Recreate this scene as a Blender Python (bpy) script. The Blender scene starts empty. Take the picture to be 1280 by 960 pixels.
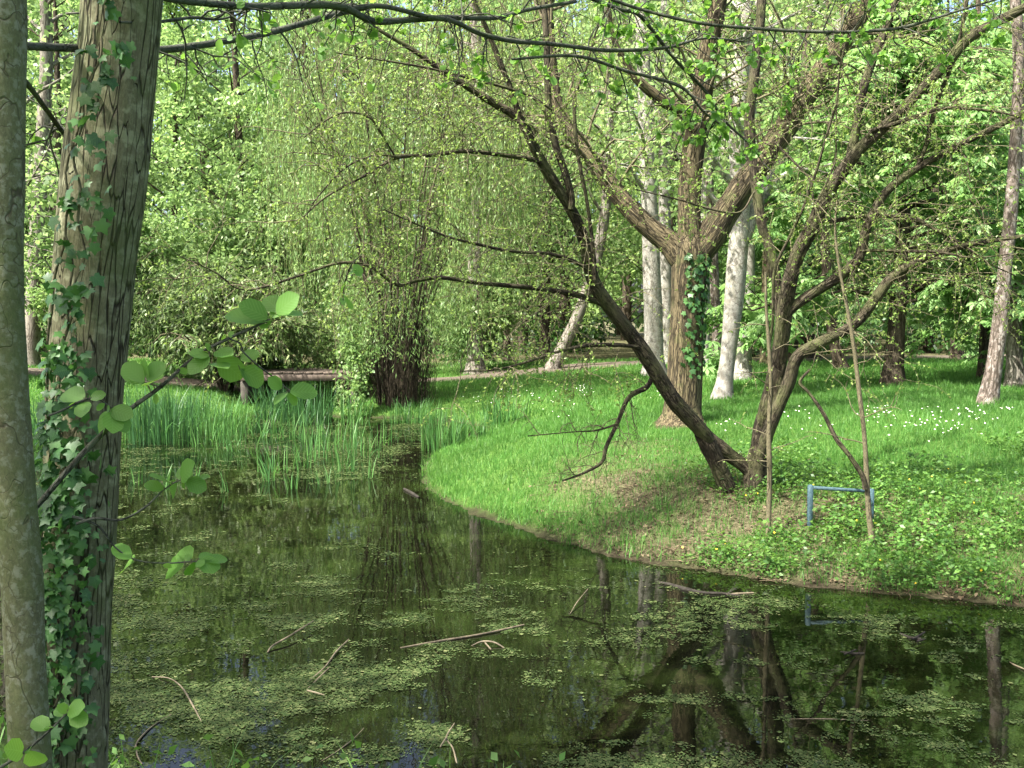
import bpy, math
import numpy as np

R = math.radians
scene = bpy.context.scene
col = scene.collection

# ------------------------------------------------------------------ camera, sky, sun, exposure
FPX, HORIZ = 1240.0, 400.0
CAM_Z = 2.3
PITCH = math.atan((480 - HORIZ) / FPX)
cam_d = bpy.data.cameras.new('camera')
cam_d.sensor_width = 36.0
cam_d.lens = FPX / 1280 * 36
cam_d.clip_start = 0.1
cam_d.clip_end = 2000
cam = bpy.data.objects.new('camera', cam_d)
cam.location = (0, 0, CAM_Z)
cam.rotation_euler = (math.pi / 2 - PITCH, 0, 0)
col.objects.link(cam)
scene.camera = cam

SUN_EL = 55.0
SUN_AZ = 236.0          # compass angle (from +Y towards +X) of the sun: behind the left shoulder
world = bpy.data.worlds.new('World')
scene.world = world
world.use_nodes = True
wn = world.node_tree
sky = wn.nodes.new('ShaderNodeTexSky')
sky.sky_type = 'NISHITA'
sky.sun_disc = False
sky.sun_elevation = R(SUN_EL)
sky.sun_rotation = R(SUN_AZ)
sky.dust_density = 6.0
sky.air_density = .7
bg = wn.nodes['Background']
bg.inputs['Strength'].default_value = 0.15
wn.links.new(sky.outputs['Color'], bg.inputs['Color'])

sun_d = bpy.data.lights.new('sun', 'SUN')
sun_d.energy = 5.0
sun_d.angle = R(0.5)
sun_d.color = (1.0, 0.96, 0.88)
sun = bpy.data.objects.new('sun', sun_d)
az = R(SUN_AZ)
sdir = (math.sin(az) * math.cos(R(SUN_EL)), math.cos(az) * math.cos(R(SUN_EL)), math.sin(R(SUN_EL)))
from mathutils import Vector
sun.rotation_euler = Vector(sdir).to_track_quat('Z', 'Y').to_euler()
sun.location = (-20, -10, 40)
col.objects.link(sun)

scene.view_settings.view_transform = 'Standard'
scene.view_settings.look = 'None'
scene.view_settings.gamma = 1.0
scene.view_settings.use_curve_mapping = False
scene.view_settings.exposure = 1.95
scene.render.engine = 'CYCLES'
cy = scene.cycles
cy.max_bounces = 6
cy.diffuse_bounces = 3
cy.glossy_bounces = 2
cy.transmission_bounces = 3
cy.transparent_max_bounces = 4
cy.caustics_reflective = False
cy.caustics_refractive = False
cy.sample_clamp_indirect = 4.0
cy.use_denoising = True
cy.denoiser = 'OPENIMAGEDENOISE'
cy.denoising_input_passes = 'RGB_ALBEDO_NORMAL'

# ------------------------------------------------------------------ small maths helpers
def sstep(x, a=0.0, b=1.0):
    t = np.clip((np.asarray(x, float) - a) / (b - a), 0, 1)
    return t * t * (3 - 2 * t)

def _hash(i, j, k, seed):
    n = (i * 374761393 + j * 668265263 + k * 2147483647 + seed * 1274126177) & 0xFFFFFFFF
    n = ((n ^ (n >> 13)) * 1274126177) & 0xFFFFFFFF
    n = n ^ (n >> 16)
    return (n & 0xFFFF) / 65535.0

def vnoise(p, seed=0):
    p = np.asarray(p, float)
    i = np.floor(p).astype(np.int64)
    f = p - i
    f = f * f * (3 - 2 * f)
    r = 0
    for dx in (0, 1):
        for dy in (0, 1):
            for dz in (0, 1):
                w = (f[..., 0] if dx else 1 - f[..., 0]) * (f[..., 1] if dy else 1 - f[..., 1]) * (f[..., 2] if dz else 1 - f[..., 2])
                r = r + w * _hash(i[..., 0] + dx, i[..., 1] + dy, i[..., 2] + dz, seed)
    return r

def fbm2(x, y, sc, seed=0, octs=3):
    r, a, t = 0, 1.0, 0
    for o in range(octs):
        p = np.stack([np.asarray(x, float) * sc, np.asarray(y, float) * sc, np.zeros_like(np.asarray(x, float)) + .5], -1)
        r = r + a * vnoise(p, seed + o); t += a
        a *= .5; sc *= 2.1
    return r / t

def nrm(v):
    v = np.asarray(v, float)
    return v / np.maximum(np.linalg.norm(v, axis=-1, keepdims=True), 1e-9)

SP, CP = math.sin(PITCH), math.cos(PITCH)
def P(px, py, d):
    """point at depth d (metres along Y) seen at photo pixel px, py"""
    a = (np.asarray(px, float) - 640) / FPX
    b = -(np.asarray(py, float) - 480) / FPX
    t = d / (CP + SP * b)
    return np.stack([t * a, t * (CP + SP * b), CAM_Z + t * (-SP + CP * b)], -1)

def W0(px, py):
    """point on the water plane seen at a photo pixel"""
    b = -(py - 480) / FPX
    t = CAM_Z / (SP - CP * b)
    return (t * (px - 640) / FPX, t * (CP + SP * b))

# ------------------------------------------------------------------ pond outline and terrain
shore = [W0(*p) for p in [(1500, 776), (1400, 766), (1280, 757), (1190, 748), (1100, 742), (1030, 733), (960, 727), (890, 714), (820, 703), (770, 694),
         (720, 682), (680, 670), (640, 656), (600, 643), (566, 630), (540, 614), (531, 600), (531, 586), (543, 572), (566, 560), (596, 550),
         (612, 541), (606, 533), (570, 527), (520, 523), (470, 522)]]
shore += [(-3.9, 23.2), (-4.5, 24.0), (-4.6, 30.5), (-6.0, 30.5), (-6.1, 24.0), (-6.6, 23.0)]
shore += [W0(*p) for p in [(270, 524), (215, 536), (150, 543), (80, 546), (0, 549), (-150, 552)]]
shore += [(-10.5, 16.5), (-8.8, 13.0), (-6.0, 9.5), (-3.9, 6.8), (-2.75, 5.3), (-2.0, 4.75), (-1.2, 4.5), (0, 4.4), (1.5, 4.3), (3.2, 4.0), (5.5, 3.6), (7.0, 4.4)]
POLY = np.array(shore)

def sdf(x, y):
    x = np.asarray(x, float); y = np.asarray(y, float)
    shp = x.shape
    q = np.stack([x.ravel(), y.ravel()], -1)
    out = np.empty(len(q))
    A = POLY; B = np.roll(POLY, -1, 0)
    for s in range(0, len(q), 40000):
        c = q[s:s + 40000]
        ap = c[:, None, :] - A[None]
        ab = (B - A)[None]
        t = np.clip((ap * ab).sum(-1) / (ab * ab).sum(-1), 0, 1)
        d = np.sqrt((((ap - t[..., None] * ab)) ** 2).sum(-1)).min(1)
        y1 = A[None, :, 1]; y2 = B[None, :, 1]; x1 = A[None, :, 0]; x2 = B[None, :, 0]
        cond = (y1 > c[:, 1:2]) != (y2 > c[:, 1:2])
        xi = x1 + (c[:, 1:2] - y1) / np.where(y2 == y1, 1e-9, y2 - y1) * (x2 - x1)
        ins = (cond & (c[:, 0:1] < xi)).sum(1) % 2 == 1
        out[s:s + 40000] = np.where(ins, -d, d)
    return out.reshape(shp)

def hgt(x, y, s=None):
    x = np.asarray(x, float); y = np.asarray(y, float)
    if s is None:
        s = sdf(x, y)
    s = s + ((fbm2(x, y, 2.3, 5, 2) - .5) * .26 + (fbm2(x, y, 6.5, 6, 2) - .5) * .14) * (np.abs(s) < 3)
    h = np.where(s < 0, -.6 * sstep(-s, 0, 1.6), .07 * sstep(s, 0, .16) + .40 * sstep(s, 0, 2.2) + .40 * sstep(s, 1.2, 9))
    h = h + np.where(s > .3, (fbm2(x, y, .45, 9, 2) - .5) * .12 * sstep(s, .3, 2) + (fbm2(x, y, 3.2, 3, 2) - .5) * .06 * sstep(s, .2, 1), 0)
    return h

_dg = np.exp(np.linspace(math.log(3.0), math.log(110), 1400))
def G(px, py):
    """point where the sight line through a photo pixel meets the ground"""
    pts = P(px, py, _dg)
    below = pts[:, 2] < np.maximum(hgt(pts[:, 0], pts[:, 1]), 0)
    i = int(np.argmax(below)) if below.any() else len(_dg) - 1
    return pts[i]

# ------------------------------------------------------------------ mesh builder
class MB:
    def __init__(self):
        self.v, self.f, self.m, self.b, self.n = [], [], [], [], 0
    def add(self, V, F, mat=0, bk=None):
        V = np.asarray(V, np.float32).reshape(-1, 3)
        F = np.asarray(F, np.int64)
        self.v.append(V)
        self.b.append(V if bk is None else np.asarray(bk, np.float32).reshape(-1, 3))
        self.f.append(F + self.n)
        self.m.append(mat)
        self.n += len(V)
    def build(self, name, mats, parent=None, origin=None, smooth=True):
        V = np.concatenate(self.v)
        if origin is not None:
            V = V - np.asarray(origin, np.float32)
        me = bpy.data.meshes.new(name)
        nf = sum(len(f) for f in self.f)
        nl = sum(f.size for f in self.f)
        me.vertices.add(len(V)); me.loops.add(nl); me.polygons.add(nf)
        me.vertices.foreach_set('co', V.astype(np.float32).ravel())
        me.loops.foreach_set('vertex_index', np.concatenate([f.ravel() for f in self.f]).astype(np.int32))
        sizes = np.concatenate([np.full(len(f), f.shape[1]) for f in self.f])
        st = np.zeros(nf, np.int32); st[1:] = np.cumsum(sizes)[:-1]
        me.polygons.foreach_set('loop_start', st)
        me.polygons.foreach_set('material_index', np.concatenate([np.full(len(f), m) for f, m in zip(self.f, self.m)]).astype(np.int32))
        me.polygons.foreach_set('use_smooth', np.full(nf, smooth))
        at = me.attributes.new('bk', 'FLOAT_VECTOR', 'POINT')
        at.data.foreach_set('vector', np.concatenate(self.b).astype(np.float32).ravel())
        me.update(calc_edges=True)
        for m in (mats if isinstance(mats, (list, tuple)) else [mats]):
            me.materials.append(m)
        o = bpy.data.objects.new(name, me)
        col.objects.link(o)
        if parent is not None:
            o.parent = parent
        elif origin is not None:
            o.location = [float(c) for c in origin]
        return o

def tag(o, label=None, cat=None, group=None, kind=None):
    if label: o['label'] = label
    if cat: o['category'] = cat
    if group: o['group'] = group
    if kind: o['kind'] = kind
    return o

def thing(name, label, cat, loc, group=None):
    o = bpy.data.objects.new(name, None)
    o.empty_display_size = .2
    o.location = [float(c) for c in loc]
    col.objects.link(o)
    return tag(o, label, cat, group)

def tubes(mb, pts, rad, sides=6, mat=0, rng=None, lump=0.0, lscale=4.0, seed=1, cap=False):
    """a batch of tapered tubes: pts (T,K,3), rad (T,K)"""
    pts = np.asarray(pts, float); rad = np.asarray(rad, float)
    if pts.ndim == 2:
        pts, rad = pts[None], rad[None]
    T, K, _ = pts.shape
    tan = nrm(np.gradient(pts, axis=1))
    main = nrm(pts[:, -1] - pts[:, 0])
    ref = np.eye(3)[np.argmin(np.abs(main), axis=1)]
    ref = ref - (ref * main).sum(-1, keepdims=True) * main
    ref = np.broadcast_to(nrm(ref)[:, None, :], pts.shape)
    n1 = nrm(np.cross(tan, ref)); n2 = np.cross(tan, n1)
    th = np.linspace(0, 2 * np.pi, sides, endpoint=False)
    c, s = np.cos(th), np.sin(th)
    ring = n1[:, :, None, :] * c[None, None, :, None] + n2[:, :, None, :] * s[None, None, :, None]
    rr = rad[:, :, None, None] * np.ones((1, 1, sides, 1))
    arc = np.concatenate([np.zeros((T, 1)), np.cumsum(np.linalg.norm(np.diff(pts, axis=1), axis=-1), axis=1)], 1)
    off = (np.arange(T) * 3.77 + seed * 1.3)[:, None, None]
    if lump:
        pp = (pts[:, :, None, :] + ring * rr)
        nn = vnoise(np.concatenate([pp[..., :2] * lscale, pp[..., 2:] * lscale * .5], -1), seed) - .5
        n3 = vnoise(np.concatenate([pp[..., :2] * lscale * 4, pp[..., 2:] * lscale * 1.2], -1), seed + 3) - .5
        rr = rr * (1 + lump * (nn[..., None] + .35 * n3[..., None]) * 2)
    V = pts[:, :, None, :] + ring * rr
    R0 = rad[:, :, None]
    bk = np.stack([R0 * c + off, R0 * s + off * .5, np.broadcast_to(arc[:, :, None] + off, (T, K, sides))], -1)
    idx = np.arange(T * K * sides).reshape(T, K, sides)
    a = idx[:, :-1, :]; b = np.roll(a, -1, 2); d = idx[:, 1:, :]; e = np.roll(d, -1, 2)
    F = np.stack([a, b, e, d], -1).reshape(-1, 4)
    mb.add(V, F, mat, bk)

def smooth_line(ctrl, n):
    """Catmull-Rom through rows of ctrl (any columns)"""
    c = np.asarray(ctrl, float)
    c = np.vstack([2 * c[0] - c[1], c, 2 * c[-1] - c[-2]])
    segs = len(c) - 3
    u = np.linspace(0, segs - 1e-6, n)
    i = u.astype(int); t = (u - i)[:, None]
    p0, p1, p2, p3 = c[i], c[i + 1], c[i + 2], c[i + 3]
    return .5 * ((2 * p1) + (-p0 + p2) * t + (2 * p0 - 5 * p1 + 4 * p2 - p3) * t ** 2 + (-p0 + 3 * p1 - 3 * p2 + p3) * t ** 3)

def trace(ctrl, d0, d1=None, n=None):
    """limb from photo points (px, py, width px): depth runs from d0 to d1 along the limb; returns points, radii"""
    c = np.array(ctrl, float)
    n = n or max(10, 7 * len(c))
    q = smooth_line(c, n)
    L = np.concatenate([[0], np.cumsum(np.hypot(*np.diff(q[:, :2], axis=0).T))]); L /= L[-1]
    d = d0 + ((d1 if d1 is not None else d0) - d0) * L
    pts = np.stack([P(q[k, 0], q[k, 1], d[k]) for k in range(n)])
    return pts, np.maximum(q[:, 2], .6) / 2 * d / FPX

def along(rng, P_, R_, n, tmin=.1, tmax=1.0):
    """n sample points on a polyline: position, tangent, radius"""
    K = len(P_)
    t = rng.uniform(tmin, tmax, n) * (K - 1.001)
    i = t.astype(int); f = (t - i)[:, None]
    p = P_[i] * (1 - f) + P_[i + 1] * f
    return p, nrm(P_[i + 1] - P_[i]), R_[i]

def twigs(rng, base, tan, n, lmin, lmax, r0, K=7, up=.25, droop=.25, wig=.22, spread=1.0, rend=.003, fwd=.5):
    """curved tapering twigs growing from base points"""
    d = rng.normal(size=(n, 3))
    d -= (d * tan).sum(-1, keepdims=True) * tan
    d = nrm(nrm(d) * spread + tan * fwd + np.array([0, 0, up]))
    L = rng.uniform(lmin, lmax, n)
    pts = np.empty((n, K, 3)); pts[:, 0] = base
    for k in range(1, K):
        d = nrm(d + rng.normal(size=(n, 3)) * wig + np.array([0, 0, -droop / K * 2]) * np.ones((n, 1)))
        pts[:, k] = pts[:, k - 1] + d * (L / (K - 1))[:, None]
    r = np.minimum(r0, .004 + .011 * L)[:, None] if np.isscalar(r0) else np.minimum(r0, .004 + .011 * L)[:, None]
    rad = r * np.linspace(1, 0, K)[None] ** .8 + rend
    return pts, rad

def sub_twigs(rng, pts, rad, m, lmin, lmax, **kw):
    T, K, _ = pts.shape
    ii = np.repeat(np.arange(T), m)
    k = rng.integers(1, K - 1, len(ii)); f = rng.uniform(0, 1, len(ii))[:, None]
    b = pts[ii, k] * (1 - f) + pts[ii, k + 1] * f
    t = nrm(pts[ii, k + 1] - pts[ii, k])
    return twigs(rng, b, t, len(ii), lmin, lmax, rad[ii, k] * .7, **kw)

def on_twigs(rng, pts, m, tmin=.25):
    T, K, _ = pts.shape
    ii = np.repeat(np.arange(T), m)
    t = rng.uniform(tmin, 1, len(ii)) * (K - 1.001)
    k = t.astype(int); f = (t - k)[:, None]
    return pts[ii, k] * (1 - f) + pts[ii, k + 1] * f, nrm(pts[ii, k + 1] - pts[ii, k])

def seen(pts, margin=70):
    """which points lie inside the picture (plus a margin in photo pixels)"""
    pts = np.asarray(pts, float)
    v = pts - np.array([0, 0, CAM_Z])
    f = np.maximum(v[..., 1] * CP - v[..., 2] * SP, 1e-3)
    px = 640 + FPX * v[..., 0] / f; py = 480 - FPX * (v[..., 1] * SP + v[..., 2] * CP) / f
    return (f > .05) & (px > -margin) & (px < 1280 + margin) & (py > -margin) & (py < 960 + margin)

# leaf templates: x along, y across, z up
RHOMB = (np.array([[0, 0, 0], [.45, .5, .1], [1, 0, -.04], [.45, -.5, .1]]), np.array([[0, 1, 2, 3]]))
def _oval():
    """alder leaf: rounded, folded along the midrib, with a slightly toothed edge"""
    st = [(0, 0), (.1, .2), (.24, .38), (.42, .48), (.6, .49), (.77, .42), (.9, .26), (.98, .07)]
    V, F = [], []
    for k, (x, y) in enumerate(st):
        tooth = .022 * (1 if k % 2 else -1) if 0 < k < 7 else 0
        arch = -.10 * x * x
        V += [(x, -y - tooth, arch + .17 * y), (x, 0, arch), (x, y + tooth * .6, arch + .14 * y)]
    for k in range(len(st) - 1):
        a = 3 * k
        F += [[a, a + 3, a + 4, a + 1], [a + 1, a + 4, a + 5, a + 2]]
    return np.array(V), np.array(F)
OVAL = _oval()
_iv = [(0, 0, 0), (-.12, .22, .02), (.02, .5, -.02), (.22, .36, .04), (.5, .62, -.05), (.62, .26, .04), (1.02, 0, -.08), (.62, -.26, .04), (.5, -.62, -.05), (.22, -.36, .04), (.02, -.5, -.02), (-.12, -.22, .02), (.35, 0, .06)]
IVYL = (np.array(_iv), np.array([[12, i, (i + 1) % 12] for i in range(12)]))
def _palm():
    V, F = [], []
    for k, a in enumerate(np.radians([-118, -78, -38, 0, 38, 78, 118])):
        ln = 1 - .12 * abs(k - 3)
        c, s = math.cos(a), math.sin(a)
        for (u, w, z) in [(.04, 0, 0), (.68, .17, -.08), (1, 0, -.34), (.68, -.17, -.08)]:
            V.append((ln * (u * c - w * s), ln * (u * s + w * c), z * ln))
        F.append([4 * k, 4 * k + 1, 4 * k + 2, 4 * k + 3])
    return np.array(V), np.array(F)
PALM = _palm()

def leaves(mb, pos, direction, normal, L, W, tpl=RHOMB, mat=0):
    n = len(pos)
    if n == 0: return
    V0, F0 = tpl
    x = nrm(direction)
    z = np.asarray(normal, float); z = nrm(z - (z * x).sum(-1, keepdims=True) * x)
    y = np.cross(z, x)
    L = np.broadcast_to(np.asarray(L, float), (n,))[:, None, None]; W = np.broadcast_to(np.asarray(W, float), (n,))[:, None, None]
    V = pos[:, None, :] + x[:, None, :] * V0[None, :, 0:1] * L + y[:, None, :] * V0[None, :, 1:2] * W + z[:, None, :] * V0[None, :, 2:3] * L
    F = (np.arange(n) * len(V0))[:, None, None] + F0[None]
    mb.add(V, F.reshape(-1, F0.shape[1]), mat, np.broadcast_to(V0[None], (n,) + V0.shape))

def rdir(rng, n, up=0.0):
    d = rng.normal(size=(n, 3)); d[:, 2] += up
    return nrm(d)

def strips(mb, base, h, lean_az, lean, w, K=5, mat=0, curl=.5):
    """upright tapering blades bent outwards"""
    n = len(base)
    t = np.linspace(0, 1, K)[None]
    hz = h[:, None] * (t - curl * .35 * lean[:, None] * t ** 3)
    ho = h[:, None] * lean[:, None] * t ** 2
    c, s = np.cos(lean_az), np.sin(lean_az)
    ctr = np.stack([base[:, 0:1] + ho * c[:, None], base[:, 1:2] + ho * s[:, None], base[:, 2:3] + hz], -1)
    fa = lean_az + np.pi / 2 + .5 * np.sin(lean_az * 7)
    side = np.stack([np.cos(fa), np.sin(fa), np.zeros(n)], -1)[:, None, :]
    ww = (w[:, None] * np.array([.8, 1, .9, .6, .06] if K == 5 else np.linspace(1, .08, K))[None])[..., None] / 2
    V = np.stack([ctr - side * ww, ctr + side * ww], 2)          # n,K,2,3
    idx = np.arange(n * K * 2).reshape(n, K, 2)
    F = np.stack([idx[:, :-1, 0], idx[:, :-1, 1], idx[:, 1:, 1], idx[:, 1:, 0]], -1).reshape(-1, 4)
    mb.add(V, F, mat)

def boxm(mb, c, size, rotz=0.0, mat=0, bev=.004, tilt=0.0):
    """a box with chamfered vertical edges and top"""
    sx, sy, sz = [s / 2 for s in size]
    def ring(z, k):
        x, y = sx - k, sy - k
        b = bev
        return [(x - b, -y, z), (x, -y + b, z), (x, y - b, z), (x - b, y, z), (-x + b, y, z), (-x, y - b, z), (-x, -y + b, z), (-x + b, -y, z)]
    V = np.array(ring(-sz, bev) + ring(-sz + bev, 0) + ring(sz - bev, 0) + ring(sz, bev))
    ct, st = math.cos(tilt), math.sin(tilt)
    V = np.stack([V[:, 0] * ct - V[:, 2] * st, V[:, 1], V[:, 0] * st + V[:, 2] * ct], -1)
    cz, s_ = math.cos(rotz), math.sin(rotz)
    V = np.stack([V[:, 0] * cz - V[:, 1] * s_, V[:, 0] * s_ + V[:, 1] * cz, V[:, 2]], -1) + np.asarray(c)
    F = [[8 * r + i, 8 * r + (i + 1) % 8, 8 * r + 8 + (i + 1) % 8, 8 * r + 8 + i] for r in range(3) for i in range(8)]
    mb.add(V, F, mat)
    mb.add(V[:8], [[7, 6, 5, 4, 3, 2, 1, 0]], mat); mb.add(V[24:], [[0, 1, 2, 3, 4, 5, 6, 7]], mat)

# ------------------------------------------------------------------ materials
def new_mat(name):
    m = bpy.data.materials.new(name); m.use_nodes = True
    nt = m.node_tree; nt.nodes.clear()
    out = nt.nodes.new('ShaderNodeOutputMaterial')
    return m, nt, out

def N(nt, t, **kw):
    n = nt.nodes.new(t)
    for k, v in kw.items():
        if k in n.inputs.keys(): n.inputs[k].default_value = v
        else: setattr(n, k, v)
    return n

def ramp(nt, fac, stops):
    n = nt.nodes.new('ShaderNodeValToRGB')
    e = n.color_ramp.elements
    while len(e) < len(stops): e.new(.5)
    for el, (p, c) in zip(e, stops):
        el.position = p; el.color = (*c, 1) if len(c) == 3 else c
    nt.links.new(fac, n.inputs['Fac'])
    return n.outputs['Color']

def mixc(nt, fac, a, b, mode='MIX'):
    n = nt.nodes.new('ShaderNodeMix'); n.data_type = 'RGBA'; n.blend_type = mode
    for s, v in ((0, fac), (6, a), (7, b)):
        if hasattr(v, 'is_linked') or isinstance(v, bpy.types.NodeSocket): nt.links.new(v, n.inputs[s])
        else: n.inputs[s].default_value = v if s == 0 else (*v, 1)
    return n.outputs[2]

def leaf_mat(name, dark, mid, pale, trans, tf=.42, rough=.45, spec=.35, alt=None, veins=0.0):
    m, nt, out = new_mat(name)
    g = N(nt, 'ShaderNodeNewGeometry')
    c = ramp(nt, g.outputs['Random Per Island'], [(0, dark), (.5, mid), (1, pale)] if alt is None else [(0, dark), (.45, mid), (.88, pale), (1, alt)])
    ns = N(nt, 'ShaderNodeTexNoise', Scale=.55, Detail=2.0)
    tc = N(nt, 'ShaderNodeTexCoord')
    nt.links.new(tc.outputs['Object'], ns.inputs['Vector'])
    hs = N(nt, 'ShaderNodeHueSaturation')
    mr = N(nt, 'ShaderNodeMapRange'); mr.inputs['From Min'].default_value = .3; mr.inputs['From Max'].default_value = .7
    mr.inputs['To Min'].default_value = .75; mr.inputs['To Max'].default_value = 1.25
    nt.links.new(ns.outputs['Fac'], mr.inputs['Value'])
    nt.links.new(mr.outputs['Result'], hs.inputs['Value']); nt.links.new(c, hs.inputs['Color'])
    if veins:
        a = N(nt, 'ShaderNodeAttribute', attribute_name='bk')
        sp = N(nt, 'ShaderNodeSeparateXYZ'); nt.links.new(a.outputs['Vector'], sp.inputs[0])
        ay = N(nt, 'ShaderNodeMath', operation='ABSOLUTE'); nt.links.new(sp.outputs[1], ay.inputs[0])
        k = N(nt, 'ShaderNodeMath', operation='MULTIPLY_ADD'); k.inputs[1].default_value = -.75
        nt.links.new(ay.outputs[0], k.inputs[0]); nt.links.new(sp.outputs[0], k.inputs[2])
        pp_ = N(nt, 'ShaderNodeMath', operation='PINGPONG'); pp_.inputs[1].default_value = .065
        nt.links.new(k.outputs[0], pp_.inputs[0])
        sc_ = N(nt, 'ShaderNodeMath', operation='MULTIPLY'); sc_.inputs[1].default_value = .9; nt.links.new(pp_.outputs[0], sc_.inputs[0])
        mn_ = N(nt, 'ShaderNodeMath', operation='MINIMUM'); nt.links.new(sc_.outputs[0], mn_.inputs[0]); nt.links.new(ay.outputs[0], mn_.inputs[1])
        vf = ramp(nt, mn_.outputs[0], [(.004, (1, 1, 1)), (.02, (0, 0, 0))])
        dk = N(nt, 'ShaderNodeMath', operation='MULTIPLY'); dk.inputs[1].default_value = veins; nt.links.new(vf, dk.inputs[0])
        nt.links.new(mixc(nt, dk.outputs[0], c, pale), hs.inputs['Color'])
    p = N(nt, 'ShaderNodeBsdfPrincipled', Roughness=rough)
    p.inputs['Specular IOR Level'].default_value = spec
    nt.links.new(hs.outputs['Color'], p.inputs['Base Color'])
    t = N(nt, 'ShaderNodeBsdfTranslucent')
    tcn = mixc(nt, .6, hs.outputs['Color'], trans)
    nt.links.new(tcn, t.inputs['Color'])
    mx = N(nt, 'ShaderNodeMixShader'); mx.inputs['Fac'].default_value = tf
    nt.links.new(p.outputs[0], mx.inputs[1]); nt.links.new(t.outputs[0], mx.inputs[2])
    nt.links.new(mx.outputs[0], out.inputs['Surface'])
    return m

def bark_mat(name, base, light, crack, sc=18.0, stretch=.14, crack_w=.12, moss=None, moss_amt=.4, bump=.6, patch=None, patch_sc=5.0, fine=60.0, ridge=.6, net=False):
    m, nt, out = new_mat(name)
    a = N(nt, 'ShaderNodeAttribute', attribute_name='bk')
    mp = N(nt, 'ShaderNodeMapping'); mp.inputs['Scale'].default_value = (1, 1, stretch)
    nt.links.new(a.outputs['Vector'], mp.inputs['Vector'])
    wob = N(nt, 'ShaderNodeTexNoise', Scale=sc * .5, Detail=3.0)
    nt.links.new(mp.outputs[0], wob.inputs['Vector'])
    add = N(nt, 'ShaderNodeVectorMath', operation='MULTIPLY_ADD')
    nt.links.new(wob.outputs['Color'], add.inputs[0]); add.inputs[1].default_value = (.7 / sc, .7 / sc, .7 / sc)
    nt.links.new(mp.outputs[0], add.inputs[2])
    ds = []
    for k, f in enumerate((.42, .8)):
        nz = N(nt, 'ShaderNodeTexNoise', Scale=sc * f, Detail=2.5, Roughness=.55)
        ad = N(nt, 'ShaderNodeVectorMath', operation='ADD'); ad.inputs[1].default_value = (3.1 * k, 1.7 * k, .9 * k)
        nt.links.new(add.outputs[0], ad.inputs[0]); nt.links.new(ad.outputs[0], nz.inputs['Vector'])
        sb = N(nt, 'ShaderNodeMath', operation='SUBTRACT'); sb.inputs[1].default_value = .5; nt.links.new(nz.outputs['Fac'], sb.inputs[0])
        ab = N(nt, 'ShaderNodeMath', operation='ABSOLUTE'); nt.links.new(sb.outputs[0], ab.inputs[0]); ds.append(ab)
    v = N(nt, 'ShaderNodeMath', operation='MINIMUM'); nt.links.new(ds[0].outputs[0], v.inputs[0]); nt.links.new(ds[1].outputs[0], v.inputs[1])
    big = N(nt, 'ShaderNodeTexNoise', Scale=sc * .28, Detail=4.0)
    nt.links.new(mp.outputs[0], big.inputs['Vector'])
    fn = N(nt, 'ShaderNodeTexNoise', Scale=fine, Detail=5.0, Roughness=.7)
    mp2 = N(nt, 'ShaderNodeMapping'); mp2.inputs['Scale'].default_value = (1, 1, max(stretch, .35))
    nt.links.new(a.outputs['Vector'], mp2.inputs['Vector']); nt.links.new(mp2.outputs[0], fn.inputs['Vector'])
    if net:
        wob2 = N(nt, 'ShaderNodeVectorMath', operation='MULTIPLY_ADD'); wob2.inputs[1].default_value = (1.5 / sc, 1.5 / sc, 1.5 / sc)
        nt.links.new(wob.outputs['Color'], wob2.inputs[0]); nt.links.new(mp.outputs[0], wob2.inputs[2])
        v = N(nt, 'ShaderNodeTexVoronoi', feature='DISTANCE_TO_EDGE', Scale=sc)
        nt.links.new(wob2.outputs[0], v.inputs['Vector'])
    # crack mask, varied in width
    th = N(nt, 'ShaderNodeMapRange'); th.inputs['From Min'].default_value = .36; th.inputs['From Max'].default_value = .66
    th.inputs['To Min'].default_value = .004; th.inputs['To Max'].default_value = crack_w * .55
    nt.links.new(big.outputs['Fac'], th.inputs['Value'])
    rid = N(nt, 'ShaderNodeTexNoise', Scale=sc * 2.2, Detail=6.0, Roughness=.72)
    nt.links.new(add.outputs[0], rid.inputs['Vector'])
    cr = N(nt, 'ShaderNodeMapRange', interpolation_type='SMOOTHSTEP'); cr.inputs['From Min'].default_value = 0
    nt.links.new(th.outputs[0], cr.inputs['From Max']); nt.links.new(v.outputs[0], cr.inputs['Value'])
    c = mixc(nt, big.outputs['Fac'], base, light)
    f2 = ramp(nt, fn.outputs['Fac'], [(.25, (.45, .45, .45)), (.7, (1.25, 1.25, 1.25))])
    c = mixc(nt, .8, c, f2, 'MULTIPLY')
    c = mixc(nt, ridge, c, ramp(nt, rid.outputs['Fac'], [(.36, (.3, .28, .26)), (.52, (.95, .95, .95)), (.7, (1.3, 1.3, 1.3))]), 'MULTIPLY')
    if patch is not None:
        pn = N(nt, 'ShaderNodeTexNoise', Scale=patch_sc, Detail=3.0, Roughness=.65)
        nt.links.new(a.outputs['Vector'], pn.inputs['Vector'])
        pf = ramp(nt, pn.outputs['Fac'], [(.5, (0, 0, 0)), (.62, (1, 1, 1))])
        c = mixc(nt, pf, c, patch)
    c = mixc(nt, cr.outputs[0], crack, c)
    if moss is not None:
        mn = N(nt, 'ShaderNodeTexNoise', Scale=3.2, Detail=6.0, Roughness=.72)
        nt.links.new(a.outputs['Vector'], mn.inputs['Vector'])
        mf = ramp(nt, mn.outputs['Fac'], [(.62 - .3 * moss_amt, (0, 0, 0)), (.85 - .25 * moss_amt, (.85, .85, .85))])
        c = mixc(nt, mf, c, moss)
    p = N(nt, 'ShaderNodeBsdfPrincipled', Roughness=.85)
    p.inputs['Specular IOR Level'].default_value = .15
    nt.links.new(c, p.inputs['Base Color'])
    hsum = N(nt, 'ShaderNodeMath', operation='MULTIPLY_ADD'); hsum.inputs[1].default_value = .8
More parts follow.
